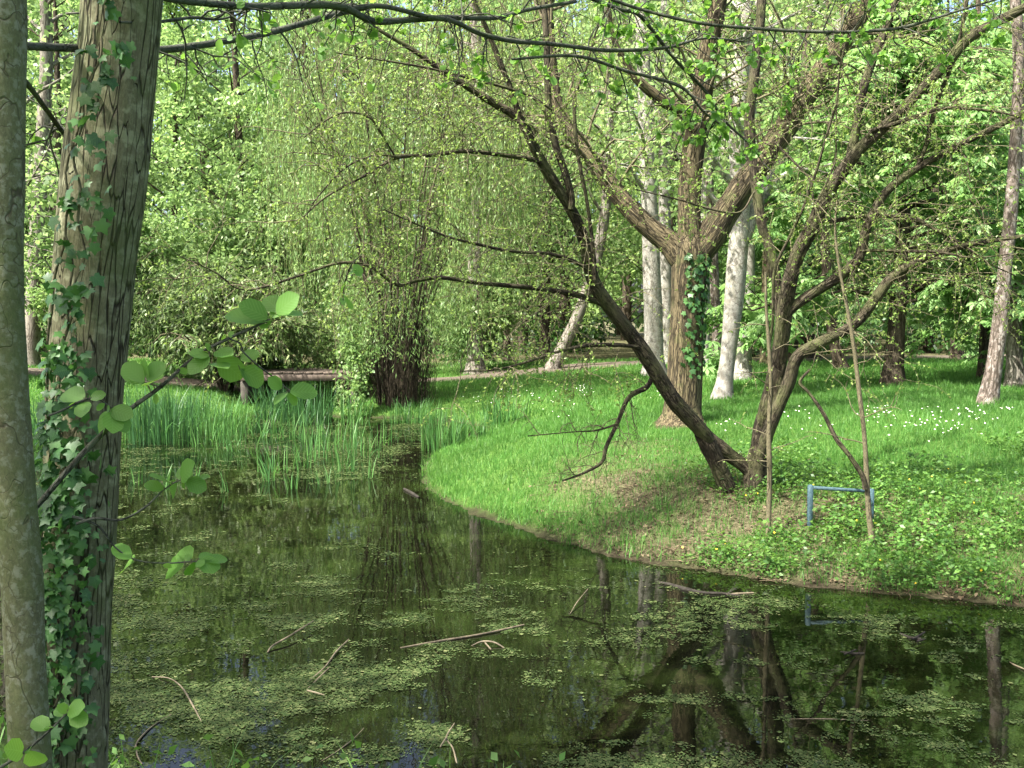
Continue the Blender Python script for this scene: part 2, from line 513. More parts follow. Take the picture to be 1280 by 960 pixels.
    nt.links.new(rid.outputs['Fac'], hsum.inputs[0]); nt.links.new(cr.outputs[0], hsum.inputs[2])
    b = N(nt, 'ShaderNodeBump'); b.inputs['Strength'].default_value = bump; b.inputs['Distance'].default_value = .012
    nt.links.new(hsum.outputs[0], b.inputs['Height']); nt.links.new(b.outputs[0], p.inputs['Normal'])
    nt.links.new(p.outputs[0], out.inputs['Surface'])
    return m

def plain_mat(name, a, b, sc=8.0, rough=.8, bump=.2, spec=.3):
    m, nt, out = new_mat(name)
    tc = N(nt, 'ShaderNodeTexCoord')
    n = N(nt, 'ShaderNodeTexNoise', Scale=sc, Detail=6.0, Roughness=.65)
    nt.links.new(tc.outputs['Object'], n.inputs['Vector'])
    c = ramp(nt, n.outputs['Fac'], [(.3, a), (.7, b)])
    p = N(nt, 'ShaderNodeBsdfPrincipled', Roughness=rough); p.inputs['Specular IOR Level'].default_value = spec
    nt.links.new(c, p.inputs['Base Color'])
    bp = N(nt, 'ShaderNodeBump'); bp.inputs['Strength'].default_value = bump; bp.inputs['Distance'].default_value = .01
    nt.links.new(n.outputs['Fac'], bp.inputs['Height']); nt.links.new(bp.outputs[0], p.inputs['Normal'])
    nt.links.new(p.outputs[0], out.inputs['Surface'])
    return m

M = {}
M['wood_leaf'] = leaf_mat('woodland_leaf', (.08, .155, .04), (.16, .27, .08), (.27, .38, .14), (.34, .50, .15), .5)
M['far_leaf'] = leaf_mat('tall_tree_leaf', (.08, .155, .045), (.17, .27, .085), (.29, .39, .15), (.34, .49, .15), .5)
M['dark_leaf'] = leaf_mat('undergrowth_leaf', (.012, .035, .008), (.022, .062, .013), (.045, .11, .022), (.075, .17, .025), .35)  # ivy green, lowered further to stand in for shade beneath the trees
M['chestnut_leaf'] = leaf_mat('chestnut_leaf', (.09, .19, .05), (.17, .31, .10), (.30, .44, .20), (.32, .54, .14), .45)
M['willow_leaf'] = leaf_mat('willow_leaf', (.085, .17, .045), (.16, .27, .085), (.26, .38, .14), (.30, .46, .12), .48)
M['shrub_leaf'] = leaf_mat('shrub_leaf', (.045, .085, .022), (.10, .165, .05), (.21, .27, .11), (.22, .34, .09), .38)
M['twig_leaf'] = leaf_mat('budding_leaf', (.09, .15, .03), (.16, .24, .05), (.26, .34, .10), (.30, .44, .08), .45)
M['alder_leaf'] = leaf_mat('alder_leaf', (.08, .19, .03), (.12, .26, .045), (.18, .33, .08), (.30, .55, .06), .5, rough=.45, spec=.3, veins=.7)
M['ivy_leaf'] = leaf_mat('ivy_leaf', (.012, .048, .014), (.03, .095, .024), (.075, .17, .045), (.12, .30, .045), .3, rough=.42, spec=.35, veins=.8)
M['iris_dark'] = leaf_mat('dark_iris_leaf', (.02, .065, .022), (.035, .10, .032), (.07, .17, .055), (.09, .24, .05), .3, rough=.4)
M['iris_leaf'] = leaf_mat('iris_leaf', (.026, .085, .022), (.05, .14, .036), (.10, .215, .06), (.15, .33, .06), .35, rough=.45, spec=.2)
M['grass'] = leaf_mat('grass_blade', (.042, .125, .022), (.07, .182, .033), (.135, .255, .065), (.16, .36, .05), .45, rough=.5, spec=.25)
M['weed'] = leaf_mat('weed_leaf', (.035, .095, .018), (.07, .16, .03), (.13, .24, .05), (.17, .34, .04), .4)
M['litter'] = leaf_mat('leaf_litter', (.035, .026, .015), (.085, .064, .038), (.17, .135, .085), (.13, .10, .05), .12, rough=.8, spec=.1)
M['duckweed'] = leaf_mat('floating_leaf', (.016, .032, .008), (.038, .062, .018), (.075, .10, .034), (.09, .13, .026), .15, rough=.7, spec=.12, alt=(.12, .13, .055))

M['bark_fore'] = bark_mat('furrowed_bark', (.115, .11, .062), (.18, .172, .102), (.022, .018, .01), sc=32, stretch=.115, crack_w=.2, moss=(.075, .10, .03), moss_amt=.5, bump=1.0, fine=130, ridge=.4, net=True, patch=(.225, .225, .14), patch_sc=17)
M['bark_slim'] = bark_mat('smooth_mossy_bark', (.085, .09, .045), (.14, .14, .08), (.055, .05, .03), sc=14, stretch=.6, crack_w=.02, moss=(.065, .09, .026), moss_amt=.65, bump=.4, patch=(.17, .175, .125), patch_sc=40, fine=140, ridge=.3)
M['bark_willow'] = bark_mat('ridged_willow_bark', (.085, .07, .038), (.165, .135, .078), (.02, .016, .01), sc=34, stretch=.10, crack_w=.22, moss=(.085, .10, .035), moss_amt=.3, bump=1.0, fine=60, ridge=.75)
M['bark_multi'] = bark_mat('brown_mossy_bark', (.048, .041, .026), (.092, .078, .05), (.014, .011, .007), sc=40, stretch=.2, crack_w=.22, moss=(.085, .10, .035), moss_amt=.5, bump=.8, fine=80, ridge=.7)
M['bark_pale'] = bark_mat('pale_grey_bark', (.22, .21, .18), (.36, .35, .31), (.10, .09, .075), sc=9, stretch=.7, crack_w=.05, moss=(.17, .17, .11), moss_amt=.25, bump=.4, patch=(.19, .175, .145), patch_sc=9, fine=40, ridge=.45)
M['bark_grey'] = bark_mat('grey_bark', (.16, .145, .12), (.26, .24, .2), (.06, .05, .04), sc=18, stretch=.2, crack_w=.15, moss=(.12, .13, .07), moss_amt=.2, bump=.6, fine=40)
M['bark_pink'] = bark_mat('pinkish_brown_bark', (.12, .095, .078), (.20, .165, .14), (.05, .04, .03), sc=18, stretch=.25, crack_w=.15, bump=.5, moss=(.12, .12, .07), moss_amt=.3, patch=(.24, .215, .19), patch_sc=9, fine=40)
M['bark_dark'] = bark_mat('dark_brown_bark', (.06, .048, .032), (.11, .09, .062), (.02, .015, .01), sc=22, stretch=.2, crack_w=.2, bump=.7, fine=50)
M['twig'] = bark_mat('twig_bark', (.085, .075, .042), (.15, .135, .08), (.03, .025, .018), sc=40, stretch=.3, crack_w=.05, bump=.2, fine=90, ridge=.3)
M['branch_fore'] = bark_mat('dark_green_branch_bark', (.05, .055, .04), (.10, .105, .08), (.02, .02, .015), sc=30, stretch=.4, crack_w=.06, moss=(.07, .09, .04), moss_amt=.4, bump=.5, fine=120)
M['strand'] = bark_mat('willow_strand', (.13, .15, .055), (.22, .24, .09), (.08, .09, .04), sc=40, bump=.1)
M['stick'] = plain_mat('dead_stick', (.05, .04, .025), (.17, .14, .09), 18, .65, .6)
M['log'] = plain_mat('wet_dark_log', (.01, .009, .007), (.035, .031, .025), 16, .75, .9, .1)
M['blue_paint'] = plain_mat('weathered_blue_paint', (.018, .045, .055), (.055, .10, .115), 38, .7, .6)
M['plank'] = plain_mat('weathered_plank', (.055, .043, .032), (.13, .10, .078), 7, .8, .5)
M['stone'] = plain_mat('dark_stone', (.025, .022, .017), (.07, .062, .05), 5, .9, .8)
M['petal'] = plain_mat('daisy_petal', (.75, .75, .72), (.85, .85, .82), 5, .6, 0)
M['yellow'] = plain_mat('flower_yellow', (.6, .42, .03), (.75, .55, .05), 5, .6, 0)

def ground_mat():
    m, nt, out = new_mat('lawn_and_bank_soil')
    a = N(nt, 'ShaderNodeAttribute', attribute_name='zone')
    tc = N(nt, 'ShaderNodeTexCoord')
    n1 = N(nt, 'ShaderNodeTexNoise', Scale=6.0, Detail=7.0, Roughness=.7)
    n2 = N(nt, 'ShaderNodeTexNoise', Scale=28.0, Detail=5.0, Roughness=.7)
    for n in (n1, n2): nt.links.new(tc.outputs['Object'], n.inputs['Vector'])
    sep = N(nt, 'ShaderNodeSeparateXYZ'); nt.links.new(a.outputs['Vector'], sep.inputs[0])
    green = ramp(nt, n1.outputs['Fac'], [(.3, (.035, .075, .014)), (.7, (.07, .135, .025))])
    soil = ramp(nt, n2.outputs['Fac'], [(.3, (.03, .024, .014)), (.5, (.07, .058, .034)), (.72, (.15, .125, .08))])
    c = mixc(nt, sep.outputs[0], green, soil)
    mud = ramp(nt, n2.outputs['Fac'], [(.3, (.012, .009, .005)), (.7, (.034, .027, .017))])
    c = mixc(nt, sep.outputs[1], c, mud)
    p = N(nt, 'ShaderNodeBsdfPrincipled', Roughness=.95); p.inputs['Specular IOR Level'].default_value = .1
    nt.links.new(c, p.inputs['Base Color'])
    b = N(nt, 'ShaderNodeBump'); b.inputs['Strength'].default_value = .8; b.inputs['Distance'].default_value = .03
    nt.links.new(n2.outputs['Fac'], b.inputs['Height']); nt.links.new(b.outputs[0], p.inputs['Normal'])
    nt.links.new(p.outputs[0], out.inputs['Surface'])
    return m

def water_mat():
    m, nt, out = new_mat('still_pond_water')
    tc = N(nt, 'ShaderNodeTexCoord')
    n1 = N(nt, 'ShaderNodeTexNoise', Scale=2.2, Detail=2.0)
    n2 = N(nt, 'ShaderNodeTexNoise', Scale=11.0, Detail=2.0)
    n3 = N(nt, 'ShaderNodeTexNoise', Scale=.5, Detail=3.0)
    for n in (n1, n2, n3): nt.links.new(tc.outputs['Object'], n.inputs['Vector'])
    c = ramp(nt, n3.outputs['Fac'], [(.35, (.0015, .002, .001)), (.7, (.004, .005, .0015))])
    n5 = N(nt, 'ShaderNodeTexNoise', Scale=.9, Detail=7.0, Roughness=.68)
    nt.links.new(tc.outputs['Object'], n5.inputs['Vector'])
    c = mixc(nt, ramp(nt, n5.outputs['Fac'], [(.5, (0, 0, 0)), (.68, (1, 1, 1))]), c, (.011, .018, .004))
    s = N(nt, 'ShaderNodeMath', operation='MULTIPLY_ADD'); s.inputs[1].default_value = .25
    nt.links.new(n2.outputs['Fac'], s.inputs[0]); nt.links.new(n1.outputs['Fac'], s.inputs[2])
    b = N(nt, 'ShaderNodeBump'); b.inputs['Strength'].default_value = .022; b.inputs['Distance'].default_value = .05
    nt.links.new(s.outputs[0], b.inputs['Height'])
    p = N(nt, 'ShaderNodeBsdfPrincipled', Roughness=.015, IOR=1.333)
    nt.links.new(c, p.inputs['Base Color']); nt.links.new(b.outputs[0], p.inputs['Normal'])
    nt.links.new(p.outputs[0], out.inputs['Surface'])
    return m

M['ground'] = ground_mat()
M['water'] = water_mat()
M['path'] = plain_mat('trodden_path', (.05, .04, .028), (.105, .085, .062), 9, .95, .5)

# ------------------------------------------------------------------ the setting
def bare_mask(x, y, s):
    """0 lawn .. 1 bare litter soil: the trodden bank around the many-stemmed tree"""
    n = fbm2(x, y, 1.3, 21, 3) - .5
    reach = .9 + 2.2 * sstep(x, -.1, 1.8) + n * 3.0
    m = (1 - sstep(s, reach * .75, reach * 1.15 + .15)) * sstep(x + n * 1.2, -.3, 1.3) * (y < 14.5) * (.55 + .45 * sstep(fbm2(x, y, 2.1, 23, 2), .38, .58)) * (y > 4)
    return np.clip(m, 0, 1) * (.9 - .25 * sstep(fbm2(x, y, 3.7, 29, 2), .5, .65))

def axis(a, b, fine0, fine1, step, grow=1.12):
    xs = list(np.arange(fine0, fine1, step))
    s, x = step, fine1
    while x < b: xs.append(x); s *= grow; x += s
    xs.append(b)
    s, x, pre = step, fine0 - step, []
    while x > a: pre.append(x); s *= grow; x -= s
    return np.array([a] + pre[::-1] + xs)

gx = axis(-400, 400, -9, 12, .11); gy = axis(-120, 700, 3, 24, .11)
XX, YY = np.meshgrid(gx, gy, indexing='ij')
SS = sdf(XX, YY)
ZZ = hgt(XX, YY, SS)
mb = MB()
idx = np.arange(XX.size).reshape(XX.shape)
F = np.stack([idx[:-1, :-1], idx[1:, :-1], idx[1:, 1:], idx[:-1, 1:]], -1).reshape(-1, 4)
mb.add(np.stack([XX, YY, ZZ], -1), F)
ground = mb.build('ground', M['ground'])
zone = np.zeros((XX.size, 3), np.float32)
zone[:, 0] = np.maximum(bare_mask(XX, YY, SS), .85 * sstep(YY, 33, 37)).ravel()
zone[:, 1] = (.9 * (1 - sstep(SS, .0, .16))).ravel()
at = ground.data.attributes.new('zone', 'FLOAT_VECTOR', 'POINT')
at.data.foreach_set('vector', zone.ravel())
tag(ground, kind='structure')

mb = MB()
wx = np.linspace(-14, 14, 60); wy = np.linspace(2.5, 31.5, 60)
wX, wY = np.meshgrid(wx, wy, indexing='ij')
idx = np.arange(wX.size).reshape(wX.shape)
mb.add(np.stack([wX, wY, np.zeros_like(wX)], -1), np.stack([idx[:-1, :-1], idx[1:, :-1], idx[1:, 1:], idx[:-1, 1:]], -1).reshape(-1, 4))
water = tag(mb.build('water', M['water']), kind='structure')

# path across the far side
pc = smooth_line([(-40, 27.5), (-20, 27.8), (-10, 28.2), (-6.5, 28.4), (-3, 29.6), (1.5, 31.5), (6, 33.5), (11, 36), (18, 38.5), (30, 42), (45, 47)], 160)
tn = nrm(np.gradient(pc, axis=0)); sd = np.stack([-tn[:, 1], tn[:, 0]], -1)
wid = 1.5 + .25 * np.sin(np.arange(160) * .7)
u = np.linspace(-1, 1, 9)
pp = pc[:, None, :] + sd[:, None, :] * (wid[:, None] * u[None])[..., None]
pz = hgt(pp[..., 0], pp[..., 1])
brg = (pp[..., 0] > -6.7) & (pp[..., 0] < -3.8)
pz = np.where(brg, np.maximum(pz, .86), pz) + .03 - .02 * np.abs(u)[None] ** 4
mb = MB(); idx = np.arange(160 * 9).reshape(160, 9)
mb.add(np.concatenate([pp, pz[..., None]], -1), np.stack([idx[:-1, :-1], idx[1:, :-1], idx[1:, 1:], idx[:-1, 1:]], -1).reshape(-1, 4))
tag(mb.build('path', M['path']), kind='structure')

# ------------------------------------------------------------------ woodland beyond the path (one far mass)
rng = np.random.default_rng(11)
def clumps_leaves(mb, rng, centers, rad, per, size, mat, flat=.75, up=.6, asp=.62, tpl=RHOMB):
    n = len(centers)
    ii = np.repeat(np.arange(n), per)
    d = rdir(rng, len(ii)); r = rng.uniform(0, 1, len(ii)) ** .5
    off = d * (r * np.broadcast_to(rad, (n,))[ii])[:, None]; off[:, 2] *= flat
    pos = centers[ii] + off
    nn = nrm(rdir(rng, len(ii)) * .8 + d * .5 + np.array([0, 0, up]))
    dd = nrm(rdir(rng, len(ii)) + d * .4 + np.array([0, 0, -.35]))
    L = rng.uniform(.7, 1.3, len(ii)) * size
    leaves(mb, pos, dd, nn, L, L * asp, tpl, mat)

mb = MB()
def wood_tree(x, y, H, zmin, rx, nc, per, size, crad):
    gz = float(hgt(np.array([x]), np.array([y]))[0])
    k = 9; t = np.linspace(0, 1, k)
    pts = np.stack([x + .5 * np.sin(t * 3 + x) * t, y + 0 * t, gz - .1 + t * H * .93], -1)
    tubes(mb, pts, .28 * (1 - t) ** .8 * H / 20 + .03, 6, 1)
    h = rng.uniform(0, 1, nc)
    z = gz + zmin + (H - zmin) * h
    prof = np.sin(np.clip(.18 + .82 * h, 0, 1) * np.pi) ** .6
    a = rng.uniform(0, 2 * np.pi, nc); rr = rng.uniform(.35, 1, nc) ** .6 * rx * prof
    c = np.stack([x + np.cos(a) * rr, y + np.sin(a) * rr, z - .12 * rr], -1)
    clumps_leaves(mb, rng, c, rng.uniform(.6, 1.25, nc) * crad, per, size, 0)
    # limbs to the clumps
    b = np.stack([np.full(nc, x), np.full(nc, y), np.maximum(z - rr * .7 - .3, gz + 1)], -1)
    lp = b[:, None, :] + (c - b)[:, None, :] * np.linspace(0, 1, 4)[None, :, None]
    tubes(mb, lp, np.full((nc, 1), .045) * np.linspace(1, .3, 4)[None], 4, 1)

xs = -44.0
while xs < 62:
    wood_tree(xs + rng.uniform(-1, 1), rng.uniform(41, 46), rng.uniform(14, 20), rng.uniform(1.8, 4.2), rng.uniform(2.8, 4.0), 66, 150, .21, 1.25)
    xs += rng.uniform(3.2, 4.6)
xs = -55.0
while xs < 75:
    wood_tree(xs + rng.uniform(-1, 1), rng.uniform(50, 58), rng.uniform(18, 25), rng.uniform(1, 5), rng.uniform(3.4, 4.8), 62, 100, .31, 1.55)
    xs += rng.uniform(4, 5.6)
xs = -75.0
while xs < 95:
    wood_tree(xs + rng.uniform(-1, 1), rng.uniform(64, 76), rng.uniform(20, 28), rng.uniform(.5, 3), rng.uniform(4.5, 6), 60, 70, .46, 2.05)
    xs += rng.uniform(5, 7)
xs = -100.0
while xs < 125:
    wood_tree(xs + rng.uniform(-1, 1), rng.uniform(84, 100), rng.uniform(27, 36), rng.uniform(.5, 3), rng.uniform(5.5, 7.5), 60, 60, .75, 2.7)
    xs += rng.uniform(6, 8)
wood = mb.build('woodland', [M['wood_leaf'], M['bark_dark']])
tag(wood, 'dense bright green spring woodland filling the background beyond the path', 'woodland', kind='stuff')

mb = MB()
n = 230
cx = rng.uniform(-42, 58, n); cyy = rng.uniform(36.5, 44, n) + np.maximum(0, cx - 5) * .22
cz = hgt(cx, cyy) + rng.uniform(.2, 2.4, n) * rng.uniform(.4, 1, n)
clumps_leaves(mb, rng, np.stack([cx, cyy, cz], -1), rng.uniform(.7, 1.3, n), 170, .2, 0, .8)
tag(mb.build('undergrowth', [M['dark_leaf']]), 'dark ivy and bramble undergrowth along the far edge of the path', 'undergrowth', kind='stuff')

# ------------------------------------------------------------------ tall trees with visible trunks
def crown_on(mb, rng, top_pts, top_rad, H, nlimb, lmin, lmax, size, per, leaf_mat_i=1, bark_i=0, tmin=.45, asp=.65, tw=3, spread=.55, prune=False, up=.35):
    b, t, r = along(rng, top_pts, top_rad, nlimb, tmin, .98)
    lp, lr = twigs(rng, b, t, nlimb, lmin, lmax, r * .5, K=8, up=up, droop=.35, wig=.16, rend=.008, fwd=.6)
    if prune:
        ok = ~seen(lp, 260).any(1); lp, lr, r = lp[ok], lr[ok], r[ok]
    lr = np.maximum(lr, (r * .38)[:, None] * np.linspace(1, .1, 8)[None])
    tubes(mb, lp, lr, 5, bark_i)
    sp, sr = sub_twigs(rng, lp, lr, tw, lmin * .3, lmax * .45, K=6, up=.2, droop=.35, wig=.22, rend=.005)
    tubes(mb, sp, sr, 3, bark_i)
    for tp, m in ((lp, per), (sp, max(2, per // 2))):
        p, tt = on_twigs(rng, tp, m, .3)
        p = p + rng.normal(size=p.shape) * spread * np.array([1, 1, .7])
        if prune: p = p[~seen(p, 120)]; tt = np.tile([0, 0, 1.0], (len(p), 1))
        n = len(p); L = rng.uniform(.7, 1.3, n) * size
        leaves(mb, p, nrm(tt * .4 + rdir(rng, n) + np.array([0, 0, -.3])), rdir(rng, n, .8), L, L * asp, RHOMB, leaf_mat_i)

def traced_tree(name, label, cat, tr, bark, H=17.0, base=None, dd=0.0, leaf='far_leaf', group=None, nlimb=17, size=.17, per=46, lean=None, lump=.06,
                lmin=1.6, lmax=3.6, flare=1.45, forks=(), tmin=.42, crown=True, seed=0, prune=False):
    rng = np.random.default_rng(seed + int(tr[0][0] * 7 + tr[0][1]))
    g = G(tr[0][0], tr[0][1]) if base is None else P(tr[0][0], tr[0][1], base)
    d = float(g[1])
    pts, rad = trace(tr, d, d + dd)
    # carry the trunk on upwards out of the picture
    top = pts[-1]; v = nrm(pts[-1] - pts[-6]); v = nrm(v + np.array([0, 0, .35]))
    zt = float(hgt(g[0:1], g[1:2])[0]) + H
    m = 12; extra = [top]; vv = v
    step = max(.1, (zt - top[2]) / m)
    for k in range(m):
        vv = nrm(vv + rng.normal(size=3) * .05 + np.array([0, 0, .06])); extra.append(extra[-1] + vv * step)
    extra = np.array(extra)[1:]
    all_p = np.vstack([pts, extra]); all_r = np.concatenate([rad, rad[-1] * np.linspace(.97, .12, m)])
    zg = float(hgt(all_p[0:1, 0], all_p[0:1, 1])[0])
    hz = all_p[:, 2] - zg
    all_r = all_r * (1 + (flare - 1) * np.exp(-np.maximum(hz, 0) / .22))
    all_p = np.vstack([all_p[0] + np.array([0, 0, -.35]), all_p]); all_r = np.concatenate([all_r[:1] * 1.1, all_r])
    base_pt = np.array([all_p[0][0], all_p[0][1], zg])
    root = thing(name, label, cat, base_pt, group)
    mb = MB(); tubes(mb, all_p, all_r, 16, 0, lump=lump, lscale=3.0, seed=seed + 2)
    mb.build('trunk', [bark], root, base_pt)
    for fk, fd in forks:
        fp, fr = trace(fk, d, d + fd); vv = nrm(fp[-1] - fp[-4]); ex = np.array([fp[-1] + vv * (k + 1) * .6 + np.array([0, 0, .05 * k * k]) for k in range(8)])
        fp = np.vstack([fp, ex]); fr = np.concatenate([fr, fr[-1] * np.linspace(.95, .2, 8)])
        mb = MB(); tubes(mb, fp, fr, 12, 0, lump=lump, seed=seed + 5); mb.build('limb', [bark], root, base_pt)
    if crown:
        mb = MB(); crown_on(mb, rng, all_p[4:], all_r[4:], H, nlimb, lmin, lmax, size, per, tmin=tmin, prune=prune, up=.7 if prune else .35)
        mb.build('crown', [bark, M[leaf]], root, base_pt)
    return root

TT = traced_tree
TT('pale_trunk_tree', 'tall tree with white mottled bark, forked, standing right behind the ridged willow', 'tree',
   [(903, 498, 22), (907, 470, 20), (912, 430, 20), (918, 370, 24), (922, 320, 25), (925, 260, 24), (924, 200, 25), (923, 130, 24), (928, 60, 22), (932, 0, 20)], M['bark_pale'], 17,
   forks=[([(928, 300, 20), (942, 265, 17), (962, 225, 15), (985, 178, 13), (1010, 130, 12), (1030, 80, 10)], 1.5)], seed=1)
TT('pale_trunk_tree', 'pale grey straight trunk just behind and right of the white forked tree', 'tree',
   [(926, 474, 24), (930, 430, 21), (932, 380, 20), (935, 300, 18), (936, 200, 17), (940, 60, 15)], M['bark_pale'], 18, seed=2)
TT('pale_trunk_tree', 'slender pale grey trunk left of the ridged willow, seen full length', 'tree',
   [(818, 468, 26), (817, 430, 24), (816, 380, 23), (814, 320, 22), (811, 240, 20), (808, 180, 19), (806, 110, 18), (802, 30, 16)], M['bark_pale'], 18, seed=3)
TT('pale_trunk_tree', 'thin pale trunk half hidden behind the slender grey one by the willow', 'tree',
   [(832, 455, 17), (832, 380, 16), (831, 280, 15), (830, 180, 14), (828, 60, 12)], M['bark_pale'], 18, seed=4)
TT('leaning_tree', 'pale leaning trunk slanting to the right beyond the lawn', 'tree',
   [(690, 462, 16), (708, 425, 15), (726, 385, 14), (745, 325, 14), (757, 260, 13), (762, 190, 12), (764, 110, 11), (760, 30, 9)], M['bark_grey'], 17, seed=5, nlimb=28)
TT('reddish_trunk_tree', 'thin reddish brown trunk between the willow and the white forked tree', 'tree',
   [(897, 462, 13), (896, 420, 12), (894, 370, 12), (890, 280, 11), (884, 180, 10), (880, 60, 9)], M['bark_pink'], 17, seed=6)
TT('grey_trunk_tree', 'plain grey trunk rising behind the right side of the weeping willow', 'tree',
   [(594, 466, 22), (594, 420, 19), (594, 350, 18), (595, 280, 17), (598, 200, 16), (600, 100, 14)], M['bark_grey'], 18, seed=7)
TT('pinkish_trunk_tree', 'pinkish brown trunk leaning right on the lawn near the right edge', 'tree',
   [(1234, 506, 21), (1243, 455, 19), (1250, 400, 18), (1256, 340, 17), (1262, 280, 16), (1268, 200, 15), (1274, 100, 14)], M['bark_pink'], 15, seed=8, prune=True, tmin=.4, nlimb=7)
TT('pale_trunk_tree', 'pale lichened trunk cut by the right edge, beside the pinkish trunk', 'tree',
   [(1269, 484, 22), (1268, 440, 19), (1268, 400, 18), (1272, 320, 17), (1276, 220, 16)], M['bark_grey'], 15, seed=9, prune=True, tmin=.4, nlimb=7)
TT('dark_trunk_tree', 'slim dark trunk in shade left of the pinkish leaning trunk', 'tree',
   [(1229, 474, 13), (1230, 440, 12), (1231, 400, 12), (1233, 300, 11)], M['bark_dark'], 14, seed=10, prune=True, tmin=.4, nlimb=7)
TT('dark_trunk_tree', 'short thick dark trunk farthest back under the chestnut leaves', 'tree',
   [(1197, 450, 15), (1196, 430, 14), (1195, 390, 13), (1195, 300, 12)], M['bark_dark'], 14, seed=11, prune=True, tmin=.4, nlimb=7)
TT('dark_trunk_tree', 'small dark trunk leaning left beyond the many-stemmed tree', 'tree',
   [(1052, 462, 16), (1046, 440, 14), (1041, 420, 13), (1035, 370, 12), (1030, 280, 11)], M['bark_dark'], 15, seed=12, prune=True, tmin=.4, nlimb=7)
TT('brown_trunk_tree', 'short brown trunk just left of the many-stemmed tree', 'tree',
   [(957, 457, 13), (957, 420, 12), (957, 380, 11), (960, 280, 10)], M['bark_willow'], 15, seed=13, prune=True, tmin=.4, nlimb=7)
TT('dark_trunk_tree', 'broad dark trunk in the shade right behind the many-stemmed tree', 'tree',
   [(1010, 448, 24), (1008, 420, 22), (1004, 380, 20), (1000, 280, 18)], M['bark_dark'], 17, seed=14, prune=True, tmin=.4, nlimb=7)
TT('dark_trunk_tree', 'thin dark trunk at the wood edge, left of the leaning pale trunk', 'tree',
   [(634, 452, 9), (633, 400, 8), (630, 330, 8), (628, 230, 7)], M['bark_dark'], 16, seed=15, nlimb=34, tmin=.34)
TT('dark_trunk_tree', 'dark trunk in deep shade between the leaning and slender pale trunks', 'tree',
   [(680, 450, 14), (681, 400, 13), (682, 330, 12), (684, 230, 11)], M['bark_dark'], 17, seed=16, nlimb=34, tmin=.34)
TT('grey_trunk_tree', 'blurred grey trunk seen between the two foreground trunks', 'tree',
   [(38, 458, 20), (41, 400, 19), (46, 300, 18), (52, 200, 17), (58, 90, 15)], M['bark_grey'], 18, seed=17)
TT('pale_trunk_tree', 'pale trunk glimpsed through leaves behind the ridged willow trunk', 'tree',
   [(880, 456, 15), (880, 380, 14), (881, 280, 14), (882, 200, 13), (884, 80, 12)], M['bark_pale'], 18, seed=18)

# horse chestnut
def chestnut(label, base_px, w, c, rad, n, seed, H):
    rng = np.random.default_rng(seed)
    g = G(*base_px); d = float(g[1])
    root = thing('chestnut_tree', label, 'tree', g)
    t = np.linspace(0, 1, 14)
    pts = np.stack([g[0] + .25 * np.sin(t * 2.5), g[1] + .2 * t, g[2] - .3 + t * H * .85], -1)
    r0 = w / 2 * d / FPX
    rad_t = r0 * (1 - .8 * t) + r0 * .7 * np.exp(-t * H * .85 / .35)
    mb = MB(); tubes(mb, pts, rad_t, 16, 0, lump=.1, seed=seed); mb.build('trunk', [M['bark_dark']], root, g)
    c = np.asarray(c) ; rad = np.asarray(rad)
    mb = MB()
    b, tn, rr = along(rng, pts, rad_t, 46, .2, .97)
    dirs = rdir(rng, 46); dirs[:, 2] *= .5
    lp = []
    for k in range(46):
        hfrac = (b[k, 2] - pts[0, 2]) / H
        reach = rad[:2].mean() * math.sin(min(1, .25 + hfrac) * math.pi) ** .5 * rng.uniform(.7, 1.05)
        v = nrm(np.array([dirs[k, 0], dirs[k, 1], 0])) * reach
        s = np.linspace(0, 1, 9)
        lp.append(b[k] + v[None] * s[:, None] + np.stack([0 * s, 0 * s, 1.1 * s - 2.3 * s ** 2.2], -1) + rng.normal(size=(9, 3)) * .05)
    lp = np.array(lp)
    lr = np.linspace(.05, .008, 9)[None] * np.ones((46, 1))
    tubes(mb, lp, lr, 5, 0)
    sp, sr = sub_twigs(rng, lp, lr, 9, .4, 1.2, K=6, up=.1, droop=.5, wig=.2)
    tubes(mb, sp, sr, 3, 0)
    p1, t1 = on_twigs(rng, sp, max(1, n // len(sp)), .3); p2, t2 = on_twigs(rng, lp, 14, .45)
    p = np.concatenate([p1, p2]); tt = np.concatenate([t1, t2])
    p = p + rng.normal(size=p.shape) * .14
    hor = nrm(tt * np.array([1, 1, 0]) + rng.normal(size=tt.shape) * np.array([.7, .7, 0]))
    dd = nrm(hor + np.array([0, 0, -.35])); nn = nrm(np.array([0, 0, 1.0]) + hor * .4 + rng.normal(size=tt.shape) * .25)
    L = rng.uniform(.18, .33, len(p))
    leaves(mb, p, dd, nn, L, L, PALM, 1)
    mb.build('crown', [M['bark_dark'], M['chestnut_leaf']], root, g)
    return root
chestnut('horse chestnut with a dark trunk and big drooping hand-shaped leaves on the lawn', (1114, 482), 24, None or (0, 0, 0), (4.9, 4.4, 5), 6500, 31, 11.5)
chestnut('second horse chestnut at the right edge, its low leaves brightly lit', (1330, 470), 24, (0, 0, 0), (4.8, 4.4, 5), 6500, 32, 11)
chestnut('horse chestnut set back behind the many-stemmed tree, trunk in shade', (985, 452), 20, (0, 0, 0), (4.8, 4.4, 5), 5000, 33, 12)

